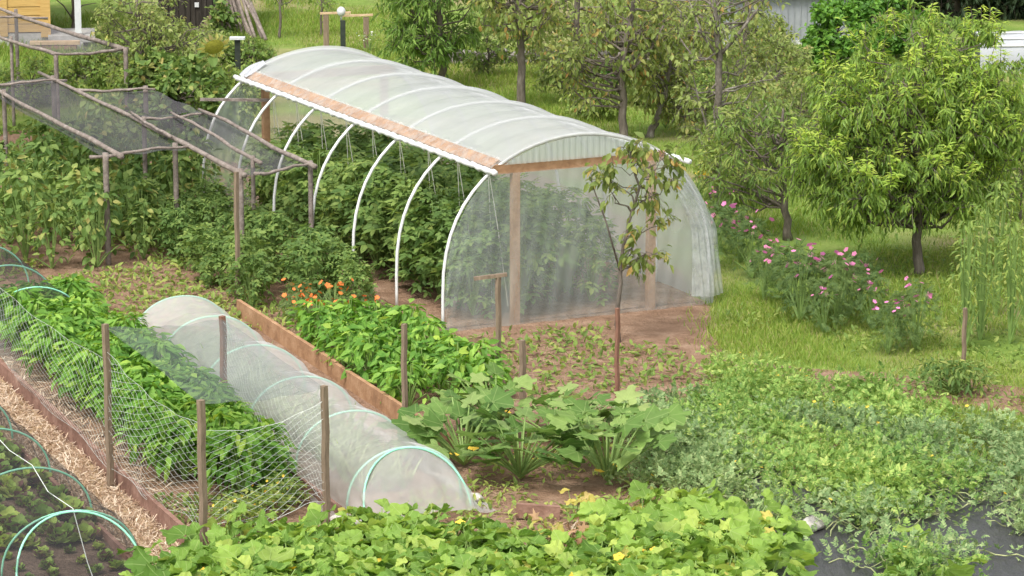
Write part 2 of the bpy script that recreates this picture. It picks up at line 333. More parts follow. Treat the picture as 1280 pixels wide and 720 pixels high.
# leaf templates: length 1 along +Y, facing +Z
def t_lance(w=.3, droop=.15, fold=.06):
    V = np.array([[0, 0, 0], [w/2, .35, fold], [0, .38, 0], [-w/2, .35, fold], [w*.36, .7, fold*.6-droop*.4], [0, .72, -droop*.45], [-w*.36, .7, fold*.6-droop*.4], [0, 1, -droop]])
    return V, [(0, 1, 2), (0, 2, 3), (2, 1, 4, 5), (3, 2, 5, 6), (5, 4, 7), (6, 5, 7)]
def t_blade(w=.12): return np.array([[-w/2, 0, 0], [w/2, 0, 0], [w*.3, .6, -.05], [-w*.3, .6, -.05], [0, 1, -.22]]), [(0, 1, 2, 3), (3, 2, 4)]
def t_round(lobes=5, depth=.10, jag=.03, cup=.12, n=21, seed=0, rad=.5):
    g = np.random.default_rng(seed); V = [[0, .12, 0]]
    for ring, f in ((0, .55), (1, 1.0)):
        for i in range(n):
            a = -PI/2 + (i+.5)/n*2*PI
            r = rad*(1 + depth*math.cos(lobes*(a-PI/2)) + g.uniform(-jag, jag)*ring + (jag if i % 2 else -jag)*ring)
            e = abs((a+PI/2+PI) % (2*PI)-PI)
            if e < .45: r *= .45+.55*e/.45
            r *= f
            V.append([r*math.cos(a), .42+r*math.sin(a), cup*(f*f)*(1 if ring else .5)*(.5+.5*math.sin(3*a+seed))-(.10 if ring else 0)*.6])
    F = [(0, 1+i, 1+(i+1) % n) for i in range(n)] + [(1+i, 1+n+i, 1+n+(i+1) % n, 1+(i+1) % n) for i in range(n)]
    return np.array(V), F
def t_lobed(n=7, seed=0, deep=.55):
    """deeply cut leaf: a fan whose outline runs in and out"""
    V = [[0, .1, 0]]; m = n*2
    for i in range(m+1):
        a = -PI*.42+i/m*PI*1.84 ; r = .55 if i % 2 else .55*(1-deep)
        r *= 1.0+.15*math.sin(a)
        V.append([r*math.cos(a), .45+r*math.sin(a), .05*math.sin(i*1.7+seed)-.10*r])
    return np.array(V), [(0, i, i+1) for i in range(1, m+1)]
def merge(parts):
    V = []; F = []; o = 0
    for v, f in parts: V.append(v); F += [tuple(i+o for i in q) for q in f]; o += len(v)
    return np.concatenate(V), F
def place(t, p, ang, s, tilt=0):
    V, F = t; c, k = math.cos(ang), math.sin(ang); X = V*s
    return np.stack([X[:, 0]*c-X[:, 1]*k+p[0], X[:, 0]*k+X[:, 1]*c+p[1], X[:, 2]+p[2]-tilt*np.hypot(X[:, 0], X[:, 1])], 1), F
LAN = t_lance(); LANW = t_lance(.46, .18, .07); LANN = t_lance(.235, .3, .05); LANP = t_lance(.38, .2, .06); OVAL = t_lance(.62, .14, .08); BLADE = t_blade(); BLW = t_blade(.09)
SQ = [t_round(5, .15, .045, .22, 31, i) for i in range(4)]
ZU = [t_round(5, .22, .07, .10, 25, i+9) for i in range(3)]
MEL = [t_lobed(5+i % 2, i, .66) for i in range(3)]
TOM = merge([place(t_lance(.5, .1, .05), (0, .55, 0), 0, .5), place(t_lance(.5, .1, .05), (0, .5, 0), 1.1, .42), place(t_lance(.5, .1, .05), (0, .5, 0), -1.1, .42), place(t_lance(.5, .1, .05), (0, .2, 0), 1.2, .36), place(t_lance(.5, .1, .05), (0, .2, 0), -1.2, .36)])
MELP = [merge([place(t_lance(.42, .16, .05), (0, .16*k+.1, 0), sg*(1.05-.15*k+.1*v), .40-.05*k) for k in range(1, 4) for sg in (-1, 1)]+[place(t_lance(.4, .2, .05), (0, .45, 0), 0, .5)]) for v in range(2)]
PET = np.array([[0, 0, 0]]+[[(1 if i % 2 == 0 else .75)*.5*math.cos(i*PI/5), (1 if i % 2 == 0 else .75)*.5*math.sin(i*PI/5), .06] for i in range(10)]), [(0, 1+i, 1+(i+1) % 10) for i in range(10)]
FERN = merge([place(t_lance(.12, .1, 0), (0, .15*k, 0), sgn*.7, .45) for k in range(1, 5) for sgn in (-1, 1)]+[(t_lance(.1, .2, 0))])
def unit(rng, k):
    v = rng.normal(size=(k, 3)); return v/np.linalg.norm(v, axis=1, keepdims=True)
UP = np.array([0, 0, 1.0])

# ------------------------------------------------------------------ the setting
def sheet(name, pg, z, mat, sub=0.5, rough_edge=.06, seed=1, kind='structure', bump=.0):
    """irregular flat patch: outline refined and roughened"""
    g = np.random.default_rng(seed); out = []
    k = len(pg)
    for i in range(k):
        a, b = np.array(pg[i]), np.array(pg[(i+1) % k]); L = np.linalg.norm(b-a); m = max(1, int(L/sub))
        for j in range(m): out.append(a+(b-a)*j/m+g.normal(size=2)*rough_edge)
    mb = MB(); mb.add([[p[0], p[1], z] for p in out], [tuple(range(len(out)))]); o = struct(name, mb, mat, kind)
    return o
mb = MB(); mb.add([[-1500, -300, 0], [1500, -300, 0], [1500, 2500, 0], [-1500, 2500, 0]], [(0, 1, 2, 3)]); struct('ground', mb, 'lawn')
soil_pg = poly([(-40, 168), (60, 160), (300, 205), (560, 180), (760, 250), (890, 392), (900, 450), (1110, 470), (1090, 520), (1040, 620), (1100, 830), (-40, 900)])
sheet('soil', soil_pg, .004, 'soil', seed=3)
bed_pg = [G(24, 6.2)[:2], G(24, 7.56)[:2], G(37, 7.56)[:2], G(37, 6.2)[:2]]
sheet('soil', bed_pg, .012, 'darksoil', .4, .03, 4)
path_pg = [G(23, 7.55)[:2], G(23, 8.13)[:2], G(36.0, 8.13)[:2], G(36.0, 7.55)[:2]]
sheet('path', path_pg, .008, 'straw', .4, .02, 5)
mulch_pg = poly([(880, 560), (1010, 600), (1180, 590), (1215, 560), (1300, 590), (1330, 700), (1340, 830), (900, 830), (860, 700)])
mulch_holes = ()
mu = sheet('mulch_sheet', mulch_pg, .016, 'mulch', .4, .03, 6); del mu['kind']
tag(mu, 'black plastic mulch sheet showing through under the melon vines', 'mulch sheet')

rng = np.random.default_rng(11)
# straw littered on the path
def litter(name, pg, k, size, mat, z=.02, seed=1):
    g = np.random.default_rng(seed); Q = fill(pg, k, g); k = len(Q)
    d = unit(g, k); d[:, 2] *= .35; n = unit(g, k)*.4+UP
    mb = MB(); mb.leaves((np.array([[-.05, 0, 0], [.05, 0, 0], [.05, 1, 0], [-.05, 1, 0]]), [(0, 1, 2, 3)]), np.column_stack([Q, z+g.uniform(0, .03, k)]), d, n, g.uniform(.5, 1.3, k)*size)
    return struct(name, mb, mat, 'stuff')
strip_pg = poly([(1060, 482), (1110, 468), (1190, 470), (1300, 492), (1300, 522), (1230, 512), (1180, 508), (1120, 500)])
sheet('soil', strip_pg, .008, 'soil', .3, .07, 12)
litter('straw', [G(25.5, 7.56)[:2], G(25.5, 8.13)[:2], G(35.5, 8.13)[:2], G(35.5, 7.56)[:2]], 11000, .085, 'strawbit', seed=2)
litter('straw', [G(25.5, 8.2)[:2], G(25.5, 8.55)[:2], G(35.5, 8.55)[:2], G(35.5, 8.2)[:2]], 900, .13, 'strawbit', seed=7)
# lawn grass
def grass(pg, k, h, seed, holes=(), mat='grass'):
    g = np.random.default_rng(seed); Q = fill(pg, k, g, holes); k = len(Q); Q = Q+g.normal(size=Q.shape)*.16
    f = np.sin(Q[:, 0]*.9+Q[:, 1]*.45+1)+np.sin(Q[:, 1]*.7-Q[:, 0]*1.3)+np.sin(Q[:, 0]*2.9+Q[:, 1]*1.9)*.6+g.normal(size=k)*.5; Q = Q[f > -.9]; k = len(Q)
    lump = (np.sin(Q[:, 0]*1.7+Q[:, 1]*.6)+np.sin(Q[:, 1]*1.1-Q[:, 0]*.8)+np.sin(Q[:, 0]*4.1)*.5)*.18+1
    d = unit(g, k)*.6+UP; n = unit(g, k)
    mb = MB(); mb.leaves(BLADE, np.column_stack([Q, np.zeros(k)]), d, n, g.uniform(.5, 1.3, k)*h*lump)
    return struct('grass', mb, mat, 'stuff')
grass(poly([(330, -20), (520, -20), (560, 60), (760, 60), (760, 150), (730, 165), (430, 65), (340, 55)]), 36000, .11, 21)
grass(poly([(560, 60), (1300, 60), (1300, 330), (890, 330), (840, 200), (730, 165)]), 66000, .10, 22)
grass(poly([(890, 330), (1320, 300), (1320, 640), (1190, 560), (1100, 470), (895, 440)]), 60000, .085, 23, (strip_pg,))
grass(poly([(-40, 20), (340, 20), (340, 75), (270, 210), (60, 160), (-40, 165)]), 30000, .16, 24)
# weeds and seedlings over the open soil
def weeds(pg, k, size, seed, mat='weed', tpl=LANW, holes=()):
    g = np.random.default_rng(seed); Q = fill(pg, k, g, holes)
    f = np.sin(Q[:, 0]*1.3+1)+np.sin(Q[:, 1]*1.6+Q[:, 0])+np.sin(Q[:, 0]*3.1-Q[:, 1]*2.2)*.7; Q = Q[f > -.35]; k = len(Q)
    d = unit(g, k)+UP*.35; n = unit(g, k)*.6+UP
    mb = MB(); mb.leaves(tpl, np.column_stack([Q, g.uniform(0, .07, k)]), d, n, g.uniform(.5, 1.4, k)*size)
    return struct('weeds', mb, mat, 'stuff')
weeds(poly([(560, 425), (900, 395), (1100, 470), (830, 480), (840, 560), (760, 520), (560, 470)]), 2400, .09, 31)
weeds(poly([(-40, 300), (330, 290), (560, 420), (400, 430), (200, 410), (-40, 400)]), 6500, .09, 32)
weeds([G(26.6, 8.25)[:2], G(26.6, 9.7)[:2], G(28.9, 9.7)[:2], G(28.9, 8.25)[:2]], 1500, .08, 33)
weeds(poly([(-40, 165), (60, 160), (300, 205), (330, 290), (-40, 300)]), 6000, .12, 34)
weeds(poly([(470, 560), (840, 520), (840, 640), (700, 700), (560, 700), (500, 640)]), 2200, .08, 35)
weeds(poly([(890, 330), (1320, 300), (1320, 640), (1190, 560), (1100, 470), (895, 440)]), 5200, .075, 37)
weeds(poly([(850, 90), (1300, 90), (1300, 240), (860, 230)]), 6000, .16, 36, 'olive')

# ------------------------------------------------------------------ the polytunnel
NL, NR = W(555, 415), W(887, 379)                    # feet of the near hoop
gv = (NR-NL); TW = float(np.linalg.norm(gv)); gv /= TW; av = np.array([-gv[1], gv[0], 0]); TL = 8.6; NH = 7
tz = math.atan2(gv[1], gv[0])
T = thing('polytunnel', 'long white film polytunnel with its near side rolled up', 'polytunnel', NL, tz)
HT = 2.34; LEG = .42
def hoop_pt(t, grow=0.0):
    """t 0..1 from left foot over the ridge to right foot, in (u, z)"""
    a = TW/2+grow; hh = HT-LEG+grow
    arc = PI/2*(a+hh); tot = arc+2*LEG; q = t*tot
    if q < LEG: return (-grow, q)
    if q > tot-LEG: return (TW+grow, tot-q)
    th = PI-(q-LEG)/arc*PI
    return (TW/2+a*math.cos(th), LEG+hh*max(0, math.sin(th))**.82)
for i in range(NH):
    mb = MB(); y = .03+i*(TL-.06)/(NH-1)
    mb.tube([(hoop_pt(t/32)[0], y, hoop_pt(t/32)[1]) for t in range(33)], .021, 7); mb.obj('hoop', 'pipe', T, True)
T_ROLL = .303                                        # where the rolled-up side film begins
def film(u, v):
    t = T_ROLL+.028+u*(1-T_ROLL-.028); y = -.04+v*(TL+.08); x, z = hoop_pt(t, .034)
    ph = (v*(NH-1)) % 1; sag = .035*math.sin(PI*ph)*math.sin(PI*min(1, u*1.3))
    w_ = .008*math.sin(y*9+u*7)+.006*math.sin(y*23-u*15)
    cx, cz = x-TW/2, z-LEG
    L = max(.3, math.hypot(cx, cz)); return (x-(sag+w_)*cx/L, y, z-(sag+w_)*max(cz, 0)/L)
mb = MB(); mb.grid(film, 44, 96); mb.obj('roof_film', 'film', T, True)
ru, rz_ = hoop_pt(T_ROLL, .05)
# batten board lying under the film above the roll
b0 = hoop_pt(T_ROLL+.004, .030); b1 = hoop_pt(T_ROLL+.028, .030)
mb = MB(); mb.grid(lambda u, v: (b0[0]+(b1[0]-b0[0])*u, .05+v*(TL-.1), b0[1]+(b1[1]-b0[1])*u), 1, 40)
mb.grid(lambda u, v: (b0[0]-.012+(b1[0]-b0[0])*u, .05+v*(TL-.1), b0[1]+.015+(b1[1]-b0[1])*u), 1, 40); mb.obj('batten', 'newwood', T)
def strip(u, v):
    t = T_ROLL-.004+u*.034; y = -.06+v*(TL+.12); x, z = hoop_pt(t, .064)
    q = .007*math.sin(y*17+u*6)+.005*math.sin(y*41-u*9); return (x-q*.7, y, z+q)
mb = MB(); mb.grid(strip, 8, 220); mb.obj('film_hem', 'stripfilm', T, True)
mb = MB(); k = 120; mb.tube([(ru-.02+.006*math.sin(i*.9), -.2+i/k*(TL+.4), rz_-.02+.006*math.sin(i*1.7)) for i in range(k+1)], [.036+.007*math.sin(i*2.3) for i in range(k+1)], 9); mb.obj('roll_bar', 'pipe', T, True)
# gables: posts, beam, films
P1, P2, BZ = 1.0, 2.92, 1.92
for y, near in ((.0, True), (TL, False)):
    s_ = -1 if near else 1
    for u in (P1, P2):
        mb = MB(); mb.box((u, y+s_*-.05, BZ/2), (.10, .09, BZ)); mb.obj('door_post', 'newwood', T)
    mb = MB(); mb.box((TW/2, y-s_*.05, BZ+.06), (P2-P1+.5, .09, .12)); mb.obj('door_beam', 'newwood', T)
    # door leaf film and side films
    def low(u, v, a=P1-.9 if False else 0, y=y, s_=s_):
        x = a+u*TW
        # height of hoop at x
        q = (x-TW/2)/(TW/2); top = LEG+(HT-LEG)*max(0, 1-q*q)**.41
        z = v*min(BZ+.02, top); return (min(max(x, .0), TW), y+s_*(.04+.012*math.sin(x*9+v*5)+.007*math.sin(x*31-v*11)+.006*math.sin(x*17+v*23)), z)
    mb = MB(); mb.grid(low, 110, 40); mb.obj('gable_film', 'gablefilm', T, True)
    def upr(u, v, y=y, s_=s_):
        x = TW/2+(u-.5)*2*TW/2*.83
        q = (x-TW/2)/(TW/2); top = LEG+(HT-LEG)*max(0, 1-q*q)**.41; z0 = BZ+.12
        z = z0+v*max(.0, top-.02-z0); return (x, y+s_*(.03+.006*math.sin(x*75)), z)
    mb = MB(); mb.grid(upr, 160, 4); mb.obj('corrugated_panel', 'corrugated', T, True)
# doorway crosspiece and bunched film at the right corner, with the roll pipe that sticks out
def bunch(u, v):
    a = u*1.1; z = .15+v*1.85; r = .16+.10*math.sin(v*5+u*3)+.035*math.sin(u*27+v*7+2*math.sin(v*4))+.1*(1-v)
    q = (TW*.99-.30-(TW*.20)*max(0, v-.45)**1.3*1.6); return (q+u*.42*(1.1-.5*v), -.12-r*.35*math.sin(u*PI)-.015*math.sin(u*33+v*9), z)
mb = MB(); mb.grid(bunch, 40, 26); mb.obj('bunched_film', 'bunchfilm', T, True)
mb = MB(); ur, zr = hoop_pt(1-T_ROLL, .06); mb.tube([(ur, -.55, zr-.02), (ur, TL*.5, zr-.02), (ur, TL+.2, zr-.02)], .035, 8); mb.obj('roll_bar', 'pipe', T, True)
# far end: the whitish corner cap and the loose rail by the roll
mb = MB(); mb.beam((-.1, TL-.25, 1.75), (.9, TL-.6, 1.72), .05, .04); mb.obj('end_rail', 'pole', T)
def cap(u, v):
    x, z = hoop_pt(T_ROLL+u*.06, .075); return (x, TL+.05-v*.3, z+.02*math.sin(v*9+u*4))
mb = MB(); mb.grid(cap, 8, 8); mb.obj('corner_cap', 'whitefilm', T, True)
def TP(u, y, z=0): p = NL+gv*u+av*y; return np.array([p[0], p[1], z])
# soil inside
pg = [TP(.05, .1)[:2], TP(TW-.05, .1)[:2], TP(TW-.05, TL-.1)[:2], TP(.05, TL-.1)[:2]]
sheet('soil', pg, .012, 'soil', .5, .02, 9)
# strings hanging from the hoops
for i in range(9):
    y = .8+i*.93
    for j in (0, 1):
        mb = MB(); u0 = .95+.08*j; a = TP(u0, y+.12*j, hoop_pt(.36)[1]-.05); b = TP(u0+.1-.12*j, y-.45+.4*j, .15)
        m_ = (a+b)/2
        mb.tube([x-a*[1, 1, 0] for x in (a, m_+[.015, 0, -.01], b)], .006, 3)
        o = mb.obj('string', 'string', None, loc=(a[0], a[1], 0)); tag(o, 'thin pale string hanging from the polytunnel roof over the tomato row', 'string', 'strings in the polytunnel')

# ------------------------------------------------------------------ plants: prototypes
def stems_to(mb, tips, z0=0.0, r=.006, mi=0, base=.02, rng=rng):
    for t in tips: mb.tube([(t[0]*base, t[1]*base, z0), (t[0]*.5, t[1]*.5, z0+(t[2]-z0)*.6), tuple(t)], [r, r*.8, r*.5], 4, mi, False)
def blooms(t, mat, p, dd, nn, sizes):
    for i in range(len(p)):
        f = MB(); f.leaves(PET, p[i:i+1], dd[i:i+1], nn[i:i+1], [sizes[i]]); f.obj('flower', mat, t)
def bush_plant(name, label, cat, seed, h, rad, nl, tpl, size, mat, droop=.3, stem='stalk', flowers=None, low=.15, group=None, shape=1.0):
    g = np.random.default_rng(seed); t = thing(name, label, cat, group=group)
    k = nl; u = g.uniform(0, 1, k)**.6; a = g.uniform(0, 2*PI, k)
    z = low*h+(h*(1-low))*u; prof = np.sin(np.clip((z/h)*PI*.86+.3, 0, PI))**.7*shape
    r = rad*prof*np.sqrt(g.uniform(.15, 1, k))
    pos = np.column_stack([r*np.cos(a), r*np.sin(a), z])
    out = np.column_stack([np.cos(a), np.sin(a), np.zeros(k)])
    d = out*.8+unit(g, k)*.7-UP*droop; n = UP+unit(g, k)*.55+out*.25
    mb = MB()
    tp = tpl if isinstance(tpl, list) else [tpl]
    for j, q in enumerate(tp): mb.leaves(q, pos[j::len(tp)], d[j::len(tp)], n[j::len(tp)], (size*g.uniform(.6, 1.25, k))[j::len(tp)])
    mb.obj('foliage', mat, t)
    mb = MB(); tips = pos[g.choice(k, min(k, 14), replace=False)]; stems_to(mb, tips, 0, .008+h*.004); mb.obj('stem', stem, t)
    if flowers:
        fm, cnt, fs, zz = flowers
        aa = g.uniform(0, 2*PI, cnt); rr = rad*g.uniform(.2, 1, cnt); fz = h*g.uniform(zz, 1.08, cnt)
        p = np.column_stack([rr*np.cos(aa), rr*np.sin(aa), fz]); nn = UP*.8+unit(g, cnt)*.8; dd = np.cross(nn, unit(g, cnt))
        blooms(t, fm, p, dd, nn, fs*g.uniform(.7, 1.2, cnt))
    return t
def spread(protos, spots, label, group, smin=.85, smax=1.15, rng=rng, labels=None):
    used = {}
    for i, q in enumerate(spots):
        p = protos[int(rng.integers(len(protos)))]; z = q[2] if len(q) > 2 else 0
        lab = labels(i, q) if labels else label
        if p.name in used: o = dup(p, (q[0], q[1], z), rng.uniform(0, 2*PI), rng.uniform(smin, smax), lab, group)
        else:
            used[p.name] = 1; p.location = (q[0], q[1], z); s = rng.uniform(smin, smax); p.scale = (s, s, s); p.rotation_euler = (0, 0, rng.uniform(0, 6.28)); p['label'] = lab; p['group'] = group
    for p in protos:
        if p.name not in used:
            for c in list(p.children): bpy.data.objects.remove(c)
            bpy.data.objects.remove(p)

# ---- pepper bed
PB = [bush_plant('pepper_plant', 'x', 'pepper plant', 40+i, .64, .32, 210, LANP, .15, 'pepper', .45, low=.2, shape=1.05) for i in range(4)]
spots = []
for s in np.arange(28.75, 36.9, .36):
    for n in (8.84, 9.2, 9.54):
        if s < 29.2 and n < 9: continue
        p = G(s+rng.uniform(-.08, .08), n+rng.uniform(-.06, .06)); spots.append((p[0], p[1]))
spread(PB, spots, 'leafy bright green pepper plant in the netted bed beside the straw path', 'pepper plants in the netted bed')
PB2 = [bush_plant('pepper_plant', 'x', 'pepper plant', 50+i, .5, .28, 120, LANW, .14, 'pepper', .45, low=.2) for i in range(3)]
spots = []
for s in np.arange(31.4, 34.9, .42):
    for n in (12.1, 12.55, 13.0): p = G(s+rng.uniform(-.1, .1), n+rng.uniform(-.08, .08)); spots.append((p[0], p[1]))
spread(PB2, spots, 'small light green pepper plant right of the fleece tunnel and its plank', 'pepper plants behind the plank')
# marigolds
MG = [bush_plant('marigold', 'x', 'flower', 60+i, .4, .25, 90, FERN, .12, 'fern', .2, flowers=('orange', 12, .07, .7)) for i in range(2)]
spread(MG, [G(s, n)[:2] for s, n in ((35.2, 12.2), (35.5, 12.6), (35.3, 13.0), (35.9, 12.3), (36.0, 12.8), (36.4, 12.5))], 'bushy marigold with orange flower heads near the fleece tunnel', 'marigolds')
# ---- tomatoes and beans in the middle of the garden
TM = [bush_plant('tomato_plant', 'x', 'tomato plant', 70+i, 1.25, .38, 190, TOM, .26, 'tomato', .35, low=.06) for i in range(3)]
TM3 = [bush_plant('tomato_plant', 'x', 'tomato plant', 170+i, 1.1, .34, 170, TOM, .24, 'tomato', .35, low=.06) for i in range(3)]
sp_in = [tuple(TP(u+rng.uniform(-.1, .1), y+rng.uniform(-.1, .1))[:2]) for u in (.75, 1.45, 2.35) for y in np.arange(.7, TL-.4, .62)]
spread(TM, sp_in, 'dark green tomato plant growing inside the polytunnel', 'tomato plants in the polytunnel', .85, 1.2)
sp_out = [tuple(G(s+rng.uniform(-.15, .15), n+rng.uniform(-.12, .12))[:2]) for n in (12.1, 12.8) for s in np.arange(37.0, 42, .6)]
sp_out += [tuple(G(s, 13.2)[:2]) for s in np.arange(36.2, 38, .5)]
spread(TM3, sp_out, 'dark leafy tomato plant in the open bed left of the polytunnel', 'tomato plants beside the polytunnel', .55, .85)
BN = [bush_plant('bean_plant', 'x', 'bean plant', 80+i, 1.15, .36, 150, OVAL, .14, 'bean', .5, low=.05) for i in range(4)]
bsp = []
for n in (9.4, 10.2, 11.0, 11.7):
    for s in np.arange(40.3, 47.5, .62): p = G(s+rng.uniform(-.15, .15), n+rng.uniform(-.15, .15)); bsp.append((p[0], p[1]))
bsp += [tuple(G(s+rng.uniform(-.2, .2), n+rng.uniform(-.2, .2))[:2]) for n in (12.0, 12.7, 13.1) for s in np.arange(42.6, 47.4, .75)]
bsp = [q for q in bsp if not inside(q, poly([(-60, 150), (75, 150), (62, 232), (-60, 262)]))]
spread(BN, bsp, 'leafy climbing bean plant under the dark nets of the pole frames', 'bean plants under the pole frames', .65, 1.15)
# ---- squash patch in the foreground
def squash(seed, nl=40, rad=.62, h=.31, mat='squash', flowers=2, ysh=0):
    g = np.random.default_rng(seed); t = thing('squash_plant', 'x', 'squash plant')
    mb = MB(); st = MB(); a = g.uniform(0, 2*PI, nl); r = rad*np.sqrt(g.uniform(.02, 1, nl)); z = h*g.uniform(.45, 1.05, nl)
    pos = np.column_stack([r*np.cos(a), r*np.sin(a), z]); d = np.column_stack([np.cos(a), np.sin(a), -.25*np.ones(nl)])+unit(g, nl)*.4
    nr = UP+unit(g, nl)*.62+np.array([0, -.55, 0]); sz = .10+.19*g.uniform(0, 1, nl)**.8
    for j in range(4): mb.leaves(SQ[j], pos[j::4], d[j::4], nr[j::4], sz[j::4])
    mb.obj('foliage', mat, t)
    for i in range(nl):
        b = pos[i]*[.7, .7, 0]+[0, 0, .03]; st.tube([b, b*.4+pos[i]*.6, pos[i]], [.008, .007, .005], 4, 0, False)
    for k in range(4):
        q = g.uniform(0, 6.28); st.tube([(0, 0, .04), (.4*rad*math.cos(q), .4*rad*math.sin(q), .05), (rad*math.cos(q+.3), rad*math.sin(q+.3), .04)], .011, 5)
    st.obj('stem', 'stalk', t)
    if flowers:
        k = flowers; q = g.uniform(0, 6.28, k); rr = rad*g.uniform(.2, .9, k); p = np.column_stack([rr*np.cos(q), rr*np.sin(q), np.full(k, h*.9)])
        nn = UP+unit(g, k)*.6; blooms(t, 'yellow', p, np.cross(nn, unit(g, k)), nn, [.11]*k)
    return t
SQP = [squash(90+i, flowers=(2, 0, 1, 0)[i]) for i in range(4)]
sq_pg = poly([(140, 775), (215, 728), (290, 712), (350, 695), (450, 697), (560, 690), (630, 703), (690, 725), (760, 725), (800, 668), (850, 640), (880, 650), (905, 690), (950, 745), (970, 830), (120, 830)])
spread(SQP, scatter(sq_pg, .44, rng, holes=(poly([(985, 660), (1045, 640), (1110, 690), (1120, 735), (1000, 735)]),)), 'broad leaved squash plant in the foreground patch', 'squash plants in the foreground', .85, 1.15)
SQ2 = [squash(190, 7, .22, .25, flowers=0)]
spread(SQ2, [W(1120, 712)[:2], W(1165, 740)[:2], W(1150, 705)[:2]], 'small sprawling squash vine tip among the melon leaves on black mulch', 'squash tips on the mulch', .9, 1.2)
SQY = [squash(195, 8, .3, .3, 'yellowing', 0)]
spread(SQY, [W(725, 640)[:2], W(690, 678)[:2], W(800, 662)[:2]], 'squash plant with yellowing leaves beside the zucchini', 'yellowing squash plants', .6, .8)
# withered vines
g = np.random.default_rng(5)
for i, (px, py) in enumerate(((715, 690), (755, 700), (690, 700), (735, 668))):
    t = thing('withered_vine', 'tangle of dry straw coloured squash vines between the zucchini and the squash leaves', 'dry vine', W(px, py), 0, 'withered vines')
    mb = MB()
    for k in range(26):
        q = g.uniform(0, 6.28); L = g.uniform(.15, .4); z = g.uniform(.03, .18); o = g.normal(size=2)*.08
        mb.tube([(o[0], o[1], .02), (o[0]+L*.5*math.cos(q), o[1]+L*.5*math.sin(q), z), (o[0]+L*math.cos(q+.7), o[1]+L*math.sin(q+.7), .03)], .006, 4, 0, False)
    mb.obj('stem', 'strawbit', t)
    mb = MB(); k = 26; p = np.column_stack([g.normal(size=(k, 2))*.2, g.uniform(.03, .2, k)]); mb.leaves(MEL[0], p, unit(g, k), UP+unit(g, k)*.9, g.uniform(.08, .16, k)); mb.obj('foliage', 'dry', t)
# ---- zucchini
def zucchini(seed, nl=34, L=.72, mat='zucchini'):
    g = np.random.default_rng(seed); t = thing('zucchini_plant', 'x', 'zucchini plant'); mb = MB(); st = MB()
    for i in range(nl):
        a = g.uniform(0, 6.28); el = g.uniform(.55, 1.35); l = L*g.uniform(.65, 1.1)
        tip = np.array([math.cos(a)*math.cos(el), math.sin(a)*math.cos(el), math.sin(el)])*l
        st.tube([(0, 0, .04), tip*.5+[0, 0, .04], tip], [.016, .012, .008], 5, 0, False)
        d = np.array([[math.cos(a), math.sin(a), -.35+.7*math.sin(el)]])+unit(g, 1)*.2
        mb.leaves(ZU[i % 3], tip[None], d, UP[None]*.9+unit(g, 1)*.45-d*.1+np.array([[0, -.45, 0]]), g.uniform(.2, .33))
    mb.obj('foliage', mat, t); st.obj('stem', 'stalk', t)
    blooms(t, 'yellow', np.array([[.1, -.12, .25], [-.1, -.2, .2]]), np.array([[1., 0, 0], [0, 1, 0]]), np.array([[0, -.4, 1.], [.2, -.5, 1]]), [.13, .12])
    return t
zp = zucchini(301); zl = [((580, 585), 'grey green zucchini plant right beside the plank of the fleece tunnel'), ((760, 606), 'tall zucchini plant with bare upright stalks by the reddish stake'), ((650, 600), 'zucchini plant in the gap between two larger zucchini plants'), ((700, 560), 'silvery zucchini plant in front of the bare red soil'), ((620, 540), 'zucchini plant in front of the pair of grey stakes')]
zp.location = W(*zl[0][0]); zp['label'] = zl[0][1]; zp['group'] = 'zucchini plants'
z2 = zucchini(305, 36, .82); z2.location = W(*zl[1][0]); z2['label'] = zl[1][1]; z2['group'] = 'zucchini plants'
for (q, lab), sc in zip(zl[2:], (.95, .9, .85)): dup(zp, W(*q), rng.uniform(0, 6), sc, lab, 'zucchini plants')
# ---- melon vines
def melon(seed, mat, rad=.6, nl=330):
    g = np.random.default_rng(seed); t = thing('melon_plant', 'x', 'melon plant'); mb = MB(); st = MB(); pos = []
    for k in range(9):
        a = g.uniform(0, 6.28); q = np.array([0, 0, .05]); pts = [q]
        L = rad*g.uniform(.8, 1.25)
        for j in range(7):
            a += g.normal()*.35; q = q+np.array([math.cos(a), math.sin(a), 0])*L/7; q = np.array([q[0], q[1], .05+.05*math.sin(j*1.3+k)]); pts.append(q)
        st.tube(pts, .006, 4, 0, False); pos += pts[1:]
    pos = np.array(pos); idx = g.integers(len(pos), size=nl); P = pos[idx]+np.column_stack([g.normal(size=(nl, 2))*.07, g.uniform(.01, .2, nl)])
    d = unit(g, nl)*1.0+UP*.4; n = UP+unit(g, nl)*.75+np.array([0, -.3, 0]); sz = g.uniform(.07, .15, nl)
    for j in range(2): mb.leaves(MELP[j], P[j::2], d[j::2], n[j::2], sz[j::2])
    mb.obj('foliage', mat, t); st.obj('stem', 'vine', t)
    k = 1; nn = UP+unit(g, k)*.5; blooms(t, 'yellow', P[:k]+[0, 0, .06], np.cross(nn, unit(g, k)), nn, [.045]*k)
    return t
ML = [melon(400+i, 'melon') for i in range(4)]; MLG = [melon(410+i, 'melon_grey') for i in range(2)]
m_pg = poly([(835, 488), (900, 472), (1010, 472), (1090, 492), (1165, 532), (1200, 580), (1190, 640), (1160, 700), (1150, 830), (1120, 830), (1080, 720), (1050, 640), (1010, 640), (960, 650), (880, 632), (835, 590)])
g_pg = poly([(780, 520), (840, 500), (880, 560), (960, 590), (1000, 640), (960, 655), (860, 630), (800, 590)])
m_hole = poly([(970, 668), (1050, 606), (1120, 690), (1130, 840), (960, 840)])
ms = scatter(m_pg, .46, rng, holes=(m_hole,)); ms = [q for q in ms if rng.uniform() > .13]; gs = [q for q in ms if inside(q, g_pg) or (math.sin(q[0]*2.1)+math.sin(q[1]*1.7+q[0]) > 1.0)]; ms = [q for q in ms if q not in gs]
gs += [q for q in scatter(g_pg, .5, rng) if not inside(q, m_pg)]
